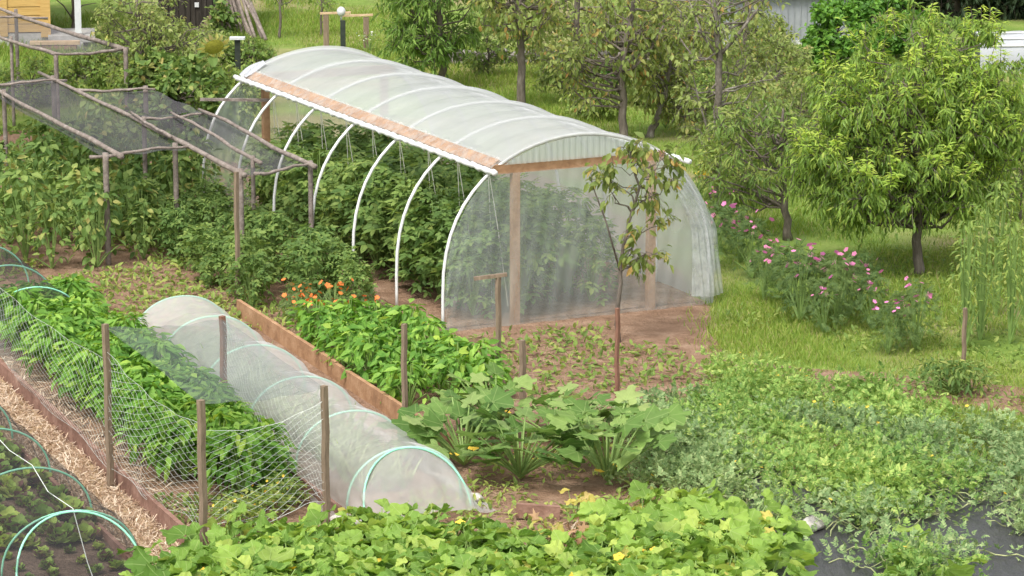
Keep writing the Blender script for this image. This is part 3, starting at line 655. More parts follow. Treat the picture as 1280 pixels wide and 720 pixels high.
gs += [tuple(W(*p)[:2]) for p in ((1270, 600), (1290, 630), (1265, 570), (1300, 655), (1240, 560))]
spread(ML, ms, 'sprawling melon plant with small bright cut leaves on the vine patch', 'melon plants', .62, 1.25)
spread(MLG, gs, 'sprawling melon plant with greyish cut leaves at the edge of the vine patch', 'greyish melon plants', .8, 1.1)
RUN = poly([(1085, 700), (1120, 640), (1110, 830), (1090, 830)])
# long runner stems over the mulch
for i, pts in enumerate((((1190, 680), (1230, 690), (1285, 697)), ((1180, 640), (1210, 632), (1240, 622)), ((1255, 640), (1268, 660), (1292, 668)))):
    q = [W(*p, .05) for p in pts]; mid = []
    for j in range(9):
        u = j/8*2; k = min(1, int(u)); mid.append(q[k]+(q[k+1]-q[k])*(u-k)+[0, 0, .02*math.sin(j*2)])
    mid = np.array(mid); o0 = mid[0]*[1, 1, 0]
    t = thing('melon_runner', ('long pale melon runner lying across the bare mulch', 'short melon runner reaching from the vine patch onto the mulch', 'curved melon runner at the right edge of the mulch')[i], 'vine', o0, 0, 'melon runners')
    mb = MB(); mb.tube(mid-o0, .008, 5); mb.obj('stem', 'vine', t)
    mb = MB(); P = np.repeat(mid-o0, 3, 0)+g.normal(size=(27, 3))*[.05, .05, .02]+[0, 0, .05]; mb.leaves(MEL[0], P, unit(g, 27)+UP*.3, UP+unit(g, 27)*.6, g.uniform(.05, .1, 27)); mb.obj('foliage', 'melon_grey', t)

# ------------------------------------------------------------------ raised beds, fleece tunnel, nets
def plank(s0, s1, n, h, th, label, mat='board'):
    o = G(s0, n); mb = MB(); q = G(s1, n)-o; L = s1-s0; k = max(1, int(L/3.4))
    pts = [o*0+q*i/k for i in range(k+1)]
    for i in range(k):
        a, b = pts[i]+q*.002, pts[i+1]-q*.002; off = AN*(.012 if i % 2 else 0); mb.beam(a+off+[0, 0, h/2], b+off+[0, 0, h/2-.01], th, h)
    return tag(mb.obj('plank', mat, None, loc=o), label, 'plank', 'planks edging the beds')
plank(26.9, 35.2, 8.17, .2, .05, 'long brown plank edging the pepper bed along the straw path')
plank(29.2, 36.6, 11.72, .22, .05, 'orange brown plank edging the bed right of the fleece tunnel', 'newwood')
plank(23, 31, 7.52, .1, .04, 'low dark plank edging the salad bed under the black net')
plank(27.6, 34, 9.86, .12, .04, 'brown plank along the left foot of the fleece tunnel')
mb = MB(); a, b = W(645, 650), W(700, 650); mb.beam((b-a)*0+[0, 0, .1], (b-a)+[0, 0, .07], .05, .14); tag(mb.obj('plank', 'board', None, loc=a), 'short plank lying behind the withered vines', 'plank', 'planks edging the beds')
def low_tunnel(name, label, cat, n0, n1, h, hs, s0, s1, mat, double=True, sag=.06, ends=True, group=None, skirt=False, cord=False):
    o = G(s0, (n0+n1)/2); t = thing(name, label, cat, o, math.atan2(AX[1], AX[0])-PI/2, group)   # local y runs away, x across
    c = (n1-n0)/2
    def arch(tt, k=1.0): a = PI*(1-tt); return (c*1.0*math.cos(a), h*k*math.sin(a)**.8)
    for i, s in enumerate(hs):
        mb = MB(); mb.tube([(arch(j/24)[0], s-s0, arch(j/24)[1]) for j in range(25)], .011, 7); mb.obj('hoop', 'mint', t, True)
        if double and i == 0:
            mb = MB(); mb.tube([(arch(j/24)[0]*.92, s-s0-.02-.38*(1-math.sin(PI*j/24)), arch(j/24)[1]) for j in range(25)], .011, 7); mb.obj('hoop', 'mint', t, True)
    def cov(u0, v):
        y = (s1-s0)*v; s = s0+y; dmin = min(abs(s-q) for q in hs); f = 1-sag*min(1, dmin/.6)**1.3
        u = min(1, max(0, (u0-.07)/.86)); e = 1.0
        if ends:
            if s < hs[0]: e = max(.05, 1-(hs[0]-s)/(hs[0]-s0+1e-6))**.6
            if s > hs[-1]: e = max(.05, 1-(s-hs[-1])/(s1-hs[-1]+1e-6))**.6
        x, z = arch(u, f*e); x *= (.97+.03*e) if e < 1 else 1.0
        fo = min(1, dmin/.3); ph = u*2*PI
        rad = fo*(.016*math.sin(u*34+1.3*math.sin(y*4))*abs(math.cos(PI*u))+.012*math.sin(y*19+u*11)*abs(math.cos(PI*u))+.010*math.sin(u*13-y*9)+.008*math.sin(u*7+y*23))
        if e < 1: rad += (1-e)*.03*math.sin(u*46)
        L = max(.1, math.hypot(x, z)); x += rad*x/L; z = max(.02, z+.012+rad*z/L*.7)
        if skirt and u0 < .07: x -= (.07-u0)/.07*(.20+.06*math.sin(y*3.1)); z = .02+.018*(1+math.sin(y*15+u0*120))*.5
        if skirt and u0 > .93: x += (u0-.93)/.07*(.12+.04*math.sin(y*2.7)); z = .02+.018*(1+math.sin(y*13+u0*110))*.5
        return (x*1.02, y, z)
    if cord:
        mb = MB(); ca = arch(.52); mb.tube([(ca[0]-.03*math.sin(i*2.1), q-s0, ca[1]+.022-(.05 if i % 2 else 0)) for i, q in enumerate(sorted(list(hs)+[(hs[k]+hs[k+1])/2 for k in range(len(hs)-1)]))], .0045, 4); mb.tube([(ca[0], hs[0]-s0, ca[1]+.02), (ca[0]+.03, hs[0]-s0-.35, .2), (ca[0]+.06, hs[0]-s0-.5, .02)], .0045, 4); mb.obj('cord', 'netcord', t)
    mb = MB(); mb.grid(cov, 56, int((s1-s0)/.05)); mb.obj('cover', mat, t, True)
    return t
low_tunnel('fleece_tunnel', 'long whitish fleece tunnel on mint green hoops beside the pepper bed', 'row cover', 9.98, 11.2, .61, [27.75, 29.3, 30.9, 32.5, 34.1, 35.3], 27.15, 35.9, 'fleece', sag=.15, skirt=True)
low_tunnel('net_tunnel', 'black net tunnel on green hoops over the lettuce bed at lower left', 'row cover', 6.3, 7.6, .6, [26.9, 28.5, 30.1, 31.7, 33.3], 26.3, 34.4, 'bednet', cord=True)
low_tunnel('net_tunnel', 'dark net tunnel on green hoops at the far end of the pepper bed', 'row cover', 8.3, 9.6, .72, [36.0, 37.4, 38.8], 35.6, 39.3, 'bednet', False)
# crops under the covers
LK = [bush_plant('leek', 'x', 'leek', 500+i, .18, .1, 26, BLW, .29, 'leek', -1.5, low=.0) for i in range(2)]
spread(LK, [tuple(G(s+rng.uniform(-.05, .05), n)[:2]) for n in (10.38, 10.59, 10.8) for s in np.arange(28.3, 35, .36)], 'upright leek seen dimly under the fleece tunnel', 'leeks under the fleece')
def lettuce(seed):
    g = np.random.default_rng(seed); t = MB(); k = 26; a = g.uniform(0, 6.28, k); el = g.uniform(.2, 1.3, k)
    d = np.column_stack([np.cos(a)*np.cos(el), np.sin(a)*np.cos(el), np.sin(el)]); t.leaves(SQ[1], d*.03, d, np.column_stack([-np.cos(a), -np.sin(a), .8*np.ones(k)]), g.uniform(.09, .17, k)); return t.obj('lettuce', 'lettuce')
lt = [lettuce(520+i) for i in range(3)]; lsp = [G(s+rng.uniform(-.06, .06), n+rng.uniform(-.04, .04)) for s in np.arange(26.8, 34, .34) for n in (6.5, 6.8, 7.1, 7.38)]
for i, p in enumerate(lsp):
    o = lt[i] if i < 3 else lt[int(rng.integers(3))].copy()
    if i >= 3: COL.objects.link(o)
    o.location = (p[0], p[1], .02); o.rotation_euler = (0, 0, rng.uniform(0, 6)); s = rng.uniform(.75, 1.35)*(.55 if np.dot(p, AX) < 27.6 else 1); o.scale = (s, s, s); tag(o, 'lettuce head growing under the black net tunnel', 'lettuce', 'lettuces under the net')
# white stones holding the fleece
def stone(seed, r, name='stone', mat='stone'):
    g = np.random.default_rng(seed); mb = MB(); n1, n2 = 12, 8; ph = g.uniform(0, 6, 6)
    def f(u, v):
        a, b = u*2*PI, (v-.5)*PI*.998; k = 1+.16*math.sin(2*a+ph[0])*math.cos(b)+.12*math.sin(3*b+ph[1])+.1*math.sin(3*a+2*b+ph[2]); return (r*1.25*k*math.cos(a)*math.cos(b), r*k*math.sin(a)*math.cos(b), r*.75*k*math.sin(b)+r*.6)
    mb.grid(f, n1, n2); return mb.obj(name, mat, None, True)
for i, (px, py, r, lab) in enumerate(((425, 655, .07, 'pale stone holding down the fleece nearest the wooden post'), (440, 662, .09, 'largest pale stone at the near end of the fleece tunnel'), (460, 668, .06, 'small pale stone at the near corner of the fleece tunnel'), (1014, 664, .11, 'white stone lying on the black mulch by the squash leaves'), (595, 628, .07, 'pale stone at the right foot of the fleece tunnel'))):
    o = stone(600+i, r); o.location = W(px, py); o.rotation_euler = (0, 0, i*1.3); tag(o, lab, 'stone')
# wooden stakes
def stake(px, py, top, label, mat='stake', w=.055, lean=0, cross=False):
    b = W(px, py); D = b[1]; zt = W(px, py)[2]
    # height from the top's bearing at the same distance
    ang = PITCH+math.atan((top-360)/FPX); z = CAM_H-D*math.tan(ang)
    mb = MB(); k = 7; mb.tube([(lean*i/6+.006*math.sin(i*2+px), .005*math.sin(i+px), z*i/6-.02*(i == 0)) for i in range(k)], [w*.55]*k, 4)
    if cross: mb.beam((-.28, 0, z-.05), (.10, 0, z+.0), .05, .04)
    return tag(mb.obj('stake', mat, None, loc=b), label, 'stake'), np.array([b[0]+lean, b[1], z])
S = {}
for nm, a in dict(
    a=(138, 612, 405, 'brown stake standing on the straw path side of the pepper bed', 'stake', .07),
    b=(255, 690, 500, 'grey brown stake at the near corner of the pepper bed', 'stake', .075),
    c=(281, 535, 395, 'reddish stake between the pepper bed and the fleece tunnel', 'redstake', .07),
    d=(408, 655, 482, 'tan stake in front of the fleece tunnel near its stones', 'stake', .07),
    e=(506, 548, 405, 'stake standing on the orange plank right of the fleece tunnel', 'stake', .06),
    f=(623, 482, 343, 'stake with a short crosspiece on top in front of the polytunnel', 'stake', .06, 0, True),
    g=(653, 518, 425, 'plain grey stake behind the zucchini plants', 'stake', .07),
    h=(771, 522, 385, 'thin reddish stake in front of the bare red soil', 'redstake', .05),
    i=(298, 380, 215, 'grey stake near the far left corner of the polytunnel', 'stake', .06),
    j=(1204, 462, 385, 'short dark stake on the lawn at the right', 'stake', .05)).items(): S[nm] = stake(*a)[1]
# white bird net on two sides, dark net on top
def net(name, label, A, B, zA, zB, cu, cv, sag=.12, z0=.2, belly=.1, r=.0013, cat='net'):
    o = np.array([A[0], A[1], 0]); L = np.linalg.norm((B-A)[:2]); d = (B-A)*[1, 1, 0]/L; nrm = np.array([-d[1], d[0], 0]); mb = MB()
    def pt(u, v):
        top = zA+(zB-zA)*u-sag*math.sin(PI*u); q = z0+.05*math.sin(u*9); z = q+(top-q)*v
        return d*L*u+nrm*(belly*math.sin(PI*v)*math.sin(PI*u)+.015*math.sin(u*23+v*9))+[0, 0, z]
    run = cu/cv; Hm = max(zA, zB); du = run*Hm/L       # a strand climbs the whole height over this share of the length
    k = int(L/cu)+1; m = int(du*L/cu)+1; gq = np.random.default_rng(int(L*1000))
    for sg in (1, -1):
        for q in range(-m, k+m):
            u0 = q*cu/L+gq.uniform(-.1, .1)*cu/L; pts = []
            for i in range(25):
                v = i/24; u = u0+du*v*sg
                if 0 <= u <= 1: pts.append(pt(u, v))
            if len(pts) > 2: mb.tube(pts, r, 3, 0, False)
    for v in (0, 1): mb.tube([pt(i/30, v) for i in range(31)], r*1.7, 3, 0, False)
    return tag(mb.obj(name, 'netcord', None, loc=o), label, cat)
far_l = G(36.4, 8.25, 1.3); far_r = G(36.2, 9.85, 1.3)
net('bird_net', 'white bird net hung from the near corner stake along the straw path', S['b'], S['a'], 1.25, 1.45, .22, .10)
net('bird_net', 'white bird net along the path side of the pepper bed beyond the first stake', S['a'], far_l, 1.35, 1.1, .22, .10)
net('bird_net', 'white bird net across the near end of the pepper bed', S['b'], S['d'], 1.2, 1.25, .22, .10)
net('bird_net', 'white bird net between the pepper bed and the fleece tunnel', S['d'], S['c'], 1.25, 1.2, .22, .10)
mb = MB(); c4 = [S['b'], S['d'], S['c'], S['a']]; o = S['b']*[1, 1, 0]
def topnet(u, v):
    p = (c4[0]*(1-u)+c4[1]*u)*(1-v)+(c4[3]*(1-u)+c4[2]*u)*v; return p-o-[0, 0, .16*math.sin(PI*u)*math.sin(PI*v)+.04*math.sin(PI*u)+.03+.01*math.sin(u*17+v*9)]
mb.grid(topnet, 20, 30); tag(mb.obj('shade_net', 'greynet', None, True, o), 'sheer grey net stretched over the near half of the pepper bed between stakes', 'net')

# ------------------------------------------------------------------ pole frames with dark nets at the left
def pole_pts(a, b, wob, seed, k=12):
    g = np.random.default_rng(abs(int(seed))); ph = g.uniform(0, 6, 4); a, b = np.array(a, float), np.array(b, float); d = b-a; s = np.array([-d[1], d[0], 0]); s /= max(1e-6, np.linalg.norm(s))
    return [a+d*i/k+s*wob*(math.sin(i*.7+ph[0])-math.sin(ph[0]))*.7+np.array([0, 0, wob*(math.sin(i*.55+ph[1])+.4*math.sin(i*1.7+ph[2]))]) for i in range(k+1)]
def frame(label, rails, posts, nets, origin):
    t = thing('pole_frame', label, 'pole frame', origin, 0, 'net covered pole frames'); o = np.array(origin)
    for i, (a, b, r, z) in enumerate(rails):
        p = W(*a, z)-o; q = W(*b, z+.03)-o; mb = MB(); k = 14; pp = pole_pts(p, q, .017, int(a[0]*7+b[1]))
        mb.tube(pp, [r*.75*(1.15-.4*j/12)*(1+.12*math.sin(j*2.9+i)) for j in range(13)], 7); mb.obj('rail', 'pole', t, True)
    for i, (a, z, r) in enumerate(posts):
        p = W(*a, z)-o; mb = MB(); mb.tube(pole_pts(p*[1, 1, 0]-[0, 0, .02], p+[0, 0, .06], .012, i+77), r, 7); mb.obj('post', 'pole', t, True)
    for c4, sg in nets:
        c = [W(*q[:2], q[2])-o for q in c4]
        def f(u, v): p = (c[0]*(1-u)+c[1]*u)*(1-v)+(c[3]*(1-u)+c[2]*u)*v; return p-[0, 0, sg*math.sin(PI*u)*math.sin(PI*v)+.015*math.sin(u*14+v*11)+.02]
        mb = MB(); mb.grid(f, 22, 30); mb.obj('net', 'darknet', t, True)
    return t
Z = 1.5
frame('grey pole frame with dark net nearest the yellow house', [((158, 63), (-60, -8), .05, Z), ((68, 68), (-40, 32), .04, Z), ((160, 62), (64, 69), .035, Z), ((60, 22), (-40, 22), .03, Z)],
      [((157, 63), Z, .04), ((70, 69), Z, .04), ((20, 16), Z, .035), ((14, 50), Z, .03)],
      [(((158, 63, Z), (68, 68, Z), (-40, 32, Z), (-60, -8, Z)), .12)], W(157, 63, Z)*[1, 1, 0])
frame('long grey pole frame with dark net over the beans', [((306, 218), (50, 89), .045, Z), ((152, 196), (-40, 92), .045, Z), ((112, 196), (242, 182), .03, Z), ((-30, 107), (84, 100), .03, Z), ((214, 172), (163, 141), .03, Z+.06)],
      [((132, 196), Z, .042), ((219, 183), Z, .038), ((67, 100), Z, .042), ((301, 217), Z, .035), ((5, 118), Z, .035)],
      [(((240, 184, Z), (130, 194, Z), (-30, 106, Z), (60, 94, Z)), .16), (((84, 100, Z), (-30, 107, Z), (-30, 107, .5), (84, 100, .5)), 0)], W(219, 183, Z)*[1, 1, 0])
frame('crooked pole frame with sagging dark net beside the polytunnel', [((326, 203), (214, 140), .035, Z+.02), ((394, 208), (250, 136), .042, Z+.04), ((318, 218), (392, 205), .03, Z), ((165, 150), (255, 143), .03, Z-.03), ((95, 113), (194, 112), .03, Z)],
      [((388, 206), Z, .035), ((180, 150), Z, .035), ((182, 113), Z, .04), ((316, 201), Z, .03)],
      [(((305, 217, Z), (390, 206, Z), (252, 138, Z), (165, 148, Z)), .14), (((165, 148, Z), (252, 138, Z), (194, 112, Z), (95, 113, Z)), .12)], W(318, 210, Z)*[1, 1, 0])

# ------------------------------------------------------------------ trees
def tree(label, base, path, crown, nclump, leaf, mat, bark='bark', seed=1, rc=.45, twig=7, per=9, size=.11, droop=.35, name='tree', shoots=None, wide=1.0, cat='tree', bare=0, group=None, extra=(), nside=8, rad_up=1.0):
    """path: trunk points (x, y, z, r) from the base; crown: list of ellipsoids (cx,cy,cz,rx,ry,rz)"""
    g = np.random.default_rng(seed); t = thing(name, label, cat, base, 0, group); tr = MB(); cr = MB(); sh = MB()
    path = np.array(path, float)
    # refine trunk
    k = len(path); uu = np.linspace(0, k-1, (k-1)*4+1); pp = np.array([path[min(int(u), k-2)]+(path[min(int(u), k-2)+1]-path[min(int(u), k-2)])*(u-min(int(u), k-2)) for u in uu])
    pp[1:-1, :2] += g.normal(size=(len(pp)-2, 2))*pp[1:-1, 3:4]*.25
    rr = pp[:, 3].copy(); rr[0] *= 1.35
    tr.tube(pp[:, :3]-[0, 0, .02], rr, nside)
    for e in extra: e = np.array(e, float); tr.tube(e[:, :3], e[:, 3], 6)
    nodes = pp[len(pp)//4:]
    vol = np.array([c[3]*c[4]*c[5] for c in crown]); vol = vol/vol.sum()
    P, D, Nn, Sz = [], [], [], []; P2, D2, N2 = [], [], []
    for i in range(nclump):
        c = crown[g.choice(len(crown), p=vol)]; v = unit(g, 1)[0]; f = g.uniform(.35, 1)**.5
        q = np.array(c[:3])+v*np.array(c[3:])*f
        cand = nodes[nodes[:, 2] < q[2]+.15]
        if len(cand) == 0: cand = nodes[:2]
        j = np.argmin(np.linalg.norm(cand[:, :3]-q, axis=1)+np.abs(g.normal(size=len(cand)))*.25+.5*np.maximum(0, cand[:, 2]-(q[2]-.35))); a = cand[j]
        L = np.linalg.norm(q-a[:3]); mid = a[:3]*.5+q*.5+g.normal(size=3)*L*.09-[0, 0, .06*L]
        r0 = min(a[3]*.6, .012+.014*L); tr.tube([a[:3], a[:3]*.75+mid*.28, mid, q*.6+mid*.4+g.normal(size=3)*.03, q], [r0, r0*.85, r0*.65, r0*.5, r0*.3], 5, 0, False)
        out = q-np.array(c[:3]); out /= max(.01, np.linalg.norm(out))
        for w_ in range(twig):
            dv = unit(g, 1)[0]*.8+out*.6+UP*.25; dv /= np.linalg.norm(dv); l = rc*g.uniform(.6, 1.2)
            e = q+dv*l; m_ = q+dv*l*.55+[0, 0, .05*l]; e = e-[0, 0, .18*l*droop*2]
            tr.tube([q, m_, e], [r0*.3, .004, .0025], 3, 0, False)
            if g.uniform() < bare: continue
            n_ = max(2, int(per*g.uniform(.6, 1.3))); tt = g.uniform(.15, 1.05, n_)[:, None]
            pt = np.where(tt < .55, q+(m_-q)*tt/.55, m_+(e-m_)*(tt-.55)/.45)+g.normal(size=(n_, 3))*.03
            P.append(pt); D.append(dv*.55+unit(g, n_)*.75-UP*droop*1.6); Nn.append(UP*.8+unit(g, n_)*.7+out*.3)
        if shoots and out[2] > -.2 and g.uniform() < shoots:
            for w_ in range(3):
                dv = UP*1.0+out*.45+unit(g, 1)[0]*.45; dv /= np.linalg.norm(dv); l = rc*g.uniform(.8, 1.3); b = q+unit(g, 1)[0]*rc*.3; e = b+dv*l
                tr.tube([b, e], [.006, .003], 3, 0, False); n_ = 16; tt = g.uniform(.2, 1.02, n_)[:, None]; P2.append(b+(e-b)*tt); ra = unit(g, n_); D2.append(ra*[1, 1, .3]+dv*.45-UP*.25); N2.append(dv+unit(g, n_)*.4)
    tr.obj('trunk', bark, t, True)
    if P:
        P = np.concatenate(P); D = np.concatenate(D); Nn = np.concatenate(Nn); cr.leaves(leaf, P, D, Nn, size*g.uniform(.6, 1.25, len(P)), 0, wide); cr.obj('crown', mat, t)
    if P2:
        P2 = np.concatenate(P2); sh.leaves(leaf, P2, np.concatenate(D2), np.concatenate(N2), size*g.uniform(.7, 1.15, len(P2)), 0, wide); sh.obj('young_shoots', 'peach_shoot', t)
    return t
# the big peach tree on the right
tree('big bright peach tree with drooping narrow leaves right of the polytunnel', W(1145, 345), [(0, 0, 0, .075), (.02, 0, .5, .062), (.04, .02, 1.0, .06), (.0, .05, 1.5, .05), (-.05, .1, 2.1, .035), (0, .1, 3.2, .015)],
     [(-.15, .1, 2.15, 1.30, 1.15, 1.0), (-.35, 0, 1.45, 1.35, 1.1, .6), (.55, .1, 1.8, .85, .9, 1.0), (-.75, .2, 2.3, .6, .6, .6), (-.55, -.2, 1.0, .4, .4, .35), (.75, .1, 2.75, .55, .5, .6), (-.25, .1, 2.95, .8, .6, .6), (-1.0, 0, 1.5, .5, .5, .5), (0, -.4, 1.22, 1.25, .6, .33), (.9, 0, 1.35, .5, .5, .5)], 270, LANN, 'peach', seed=3, rc=.36, twig=7, per=17, size=.118, droop=.6, shoots=.8, name='peach_tree')
tree('darker peach tree with drooping leaves behind the white corner of the polytunnel', W(985, 300), [(0, 0, 0, .06), (-.05, 0, .6, .05), (-.1, .05, 1.3, .035), (-.1, .05, 1.9, .015)],
     [(-.2, .1, 1.35, 1.0, .8, .65), (-.35, .1, .85, .8, .7, .4), (.2, .1, 1.5, .7, .7, .55)], 48, LANN, 'weed', seed=4, rc=.36, twig=6, per=9, size=.14, droop=.5, name='peach_tree')
# bare lichened tree
tree('sparse lichen grey tree with bare forking limbs behind the polytunnel corner', W(893, 250), [(0, 0, 0, .075), (.02, 0, .8, .068), (.04, 0, 1.6, .055), (.05, .02, 2.2, .05), (.0, .02, 2.7, .035), (-.1, 0, 3.6, .02)],
     [(-.1, .2, 3.1, 1.1, .8, .5), (.4, .2, 1.3, .9, .7, .7), (-.35, .2, 2.2, .5, .5, .6)], 46, LANW, 'olive', 'lichen_bark', 5, .42, 5, 7, .10, .4, bare=.1,
     extra=[[(.05, .02, 2.2, .035), (.3, 0, 2.5, .028), (.65, .05, 2.95, .02), (.9, .05, 3.5, .01)], [(.05, .0, 2.15, .03), (-.2, 0, 2.5, .022), (-.45, .05, 3.1, .01)], [(.02, 0, .75, .028), (-.1, 0, 1.0, .02), (-.25, -.05, 1.5, .014), (-.35, -.05, 1.9, .007)], [(.02, 0, .7, .028), (.4, -.1, 1.05, .02), (.8, -.1, 1.5, .01)], [(.02, 0, .15, .03), (.35, .05, .6, .022), (.55, .05, 1.1, .012)]])
# orchard behind the tunnel
tree('bushy narrow leaved green tree behind the far half of the polytunnel', W(556, 116), [(0, 0, 0, .075), (-.05, 0, .6, .065), (-.1, 0, 1.2, .055), (-.1, 0, 2.0, .04), (0, 0, 2.8, .015)], [(-.2, 0, 1.55, .78, .75, .95), (-.2, 0, 2.3, .7, .7, .7), (-.5, 0, .85, .45, .5, .4)], 85, LANN, 'willow', seed=6, rc=.36, twig=7, per=13, size=.15, droop=.45)
tree('orchard tree with straight bare trunk and a few orange leaves', W(651, 138), [(0, 0, 0, .085), (.02, 0, .8, .07), (-.03, 0, 1.5, .065), (0, 0, 2.0, .05), (.1, 0, 3.0, .03)], [(0, 0, 2.0, 1.0, .9, .55), (-.45, 0, 1.55, .6, .5, .3), (.5, 0, 1.55, .5, .5, .4)], 48, LANW, 'orchard', seed=7, rc=.38, twig=6, per=7, size=.125, droop=.6)
tree('dark trunked orchard tree with wide low limbs behind the near gable', W(783, 180), [(0, 0, 0, .08), (-.05, 0, .6, .065), (-.1, 0, 1.2, .058), (0, 0, 1.8, .045), (.15, 0, 2.6, .03)], [(-.45, .1, 1.65, .95, .8, .55), (.15, .2, 2.1, .7, .7, .5), (-.55, 0, .95, .45, .5, .25), (-1.0, .1, 1.2, .35, .5, .4)], 66, LANW, 'orchard', seed=8, rc=.38, twig=6, per=7, size=.12, droop=.6,
     extra=[[(-.07, 0, .75, .045), (-.35, -.05, .85, .035), (-.7, 0, 1.1, .022), (-.95, 0, 1.45, .01)], [(-.05, 0, 1.15, .04), (.35, 0, 1.5, .03), (.6, 0, 2.0, .015)]])
tree('slanting small orchard tree with sparse brownish leaves', W(812, 172), [(0, 0, 0, .07), (.12, 0, .35, .055), (.26, 0, .75, .045), (.35, 0, 1.3, .03), (.4, 0, 2.0, .012)], [(.3, 0, 1.25, .6, .6, .5), (.45, 0, 1.9, .6, .5, .4)], 44, LANW, 'orchard', 'lichen_bark', 9, .36, 6, 7, .12, .6)
tree('pale trunked tall orchard tree left of the grey building', W(864, 118), [(0, 0, 0, .09), (.0, 0, .6, .08), (.05, 0, 1.3, .07), (.05, 0, 2.2, .05), (.1, 0, 3.0, .02)], [(.1, 0, 2.0, 1.1, .9, .7), (-.3, 0, 1.3, .6, .6, .4), (.7, 0, 1.4, .5, .5, .5)], 34, LANW, 'orchard', 'lichen_bark', 10, .38, 6, 5, .15, .5)
tree('leafy orchard tree standing far behind between the two dark trunks', W(720, 78), [(0, 0, 0, .08), (0, 0, .8, .07), (.05, 0, 1.8, .04), (0, 0, 2.6, .02)], [(0, 0, 1.3, 1.2, .8, .6), (.4, 0, .8, .5, .5, .4)], 28, LANW, 'orchard', seed=12, rc=.4, twig=6, per=6, size=.14, droop=.5)
tree('olive green orchard tree far behind the lichen grey tree', W(930, 95), [(0, 0, 0, .08), (0, 0, .8, .07), (.05, 0, 1.6, .04)], [(0, 0, .9, .7, .7, .5), (.1, 0, 1.4, .6, .6, .3)], 16, LANW, 'olive', seed=13, rc=.36, twig=5, per=5, size=.12, droop=.5)
# young tree in front of the gable
tree('slender young fruit tree in front of the near gable of the polytunnel', W(772, 428), [(0, 0, 0, .032), (.0, 0, .5, .028), (.03, 0, 1.0, .024), (.12, 0, 1.5, .02), (.25, 0, 1.95, .016), (.1, 0, 2.4, .009)], [(.28, 0, 2.05, .52, .3, .42), (-.1, 0, 2.25, .25, .25, .3), (.35, 0, 1.3, .3, .2, .35)], 26, LANW, 'orchard', seed=14, rc=.24, twig=4, per=6, size=.125, droop=.65,
     extra=[[(.02, 0, .9, .015), (-.15, 0, 1.5, .012), (-.32, 0, 1.95, .008), (-.35, 0, 2.2, .004)]])
# left: loose tree and saplings
tree('loose olive tree with thin trunk behind the pole frames', W(178, 165), [(0, 0, 0, .045), (.0, 0, .7, .045), (.02, 0, 1.5, .035), (-.05, 0, 2.4, .015)], [(.05, 0, 1.75, .75, .6, .8), (.55, .1, 1.6, .6, .5, .5), (-.1, 0, 2.2, .6, .5, .4)], 66, LANW, 'olive', seed=15, rc=.32, twig=6, per=9, size=.085, droop=.4)
tree('thin sapling on the bright lawn right of the leaning poles', W(349, 48), [(0, 0, 0, .03), (.03, 0, .5, .026), (.05, 0, 1.2, .02)], [(.05, 0, 1.1, .5, .4, .35)], 12, LANN, 'willow', seed=16, rc=.3, twig=5, per=6, size=.12, droop=.4)
tree('small sapling next to the tan crossbar post on the lawn', W(401, 46), [(0, 0, 0, .025), (.02, 0, .5, .02), (.05, 0, 1.0, .012)], [(0, 0, .85, .35, .3, .3)], 10, LANN, 'willow', seed=17, rc=.26, twig=5, per=6, size=.12, droop=.4)
# thin dark tree by the house
tree('bare dark little tree in front of the yellow house', W(92, 42), [(0, 0, 0, .05), (.0, 0, .4, .045), (.03, 0, 1.0, .03), (.0, 0, 1.8, .015)], [(0, 0, 1.3, .5, .3, .4)], 8, LANW, 'olive', seed=18, rc=.3, twig=4, per=2, size=.1, bare=.5, extra=[[(0, 0, .35, .02), (.2, 0, .6, .015), (.5, 0, .65, .008)], [(0, 0, .3, .02), (-.2, 0, .6, .015), (-.5, 0, .85, .008)]])
# shrubs
def shrub(label, px, py, r, h, leaf, mat, seed, n=40, size=.11, per=12, sx=1.0, group=None, name='shrub'):
    return tree(label, W(px, py), [(0, 0, 0, .03), (0, 0, h*.3, .025), (0, 0, h*.6, .015)], [(0, 0, h*.52, r*sx, r, h*.46)], n, leaf, mat, seed=seed, rc=.26, twig=7, per=per, size=size, droop=.3, name=name, cat='shrub', group=group)
shrub('dense round glossy green shrub beside the grey building', 1045, 100, .58, 1.45, OVAL, 'bush', 30, 46, .13, 13)
shrub('glossy green shrub at the top behind the big peach tree', 1105, 72, .7, 1.25, OVAL, 'bush', 31, 42, .13, 12)
shrub('leafy green shrub behind the big peach tree near the white cover', 1180, 85, .6, .95, LAN, 'willow', 32, 36, .13, 10)
for i, (px, py, r, h, m, l) in enumerate(((938, 170, .55, .8, 'olive', 'olive shrub behind the lichen grey tree trunk'), (990, 150, .6, .9, 'orchard', 'brownish shrub below the round glossy shrub'), (880, 150, .45, .6, 'orchard', 'low brownish shrub behind the slanting tree'), (1230, 215, .45, .9, 'weed', 'light green feathery shrub at the right of the big peach tree'), (1275, 190, .45, .7, 'weed', 'pale green shrub at the right edge below the white cover'), (815, 130, .5, .6, 'olive', 'low olive shrub between orchard trunks'), (745, 115, .35, .45, 'bush', 'small dark shrub at the foot of the dark trunked tree'), (735, 60, .6, .8, 'orchard', 'leafy shrub at the top between the orchard trunks'), (1020, 215, .5, .7, 'olive', 'olive shrub left of the big peach tree'), (955, 60, .6, .6, 'olive', 'low olive shrub at the foot of the grey building'), (845, 45, .8, .9, 'orchard', 'far orchard shrub at the top of the lawn'))):
    shrub(l, px, py, r, h, LANW, m, 40+i, 30, .11, 9)
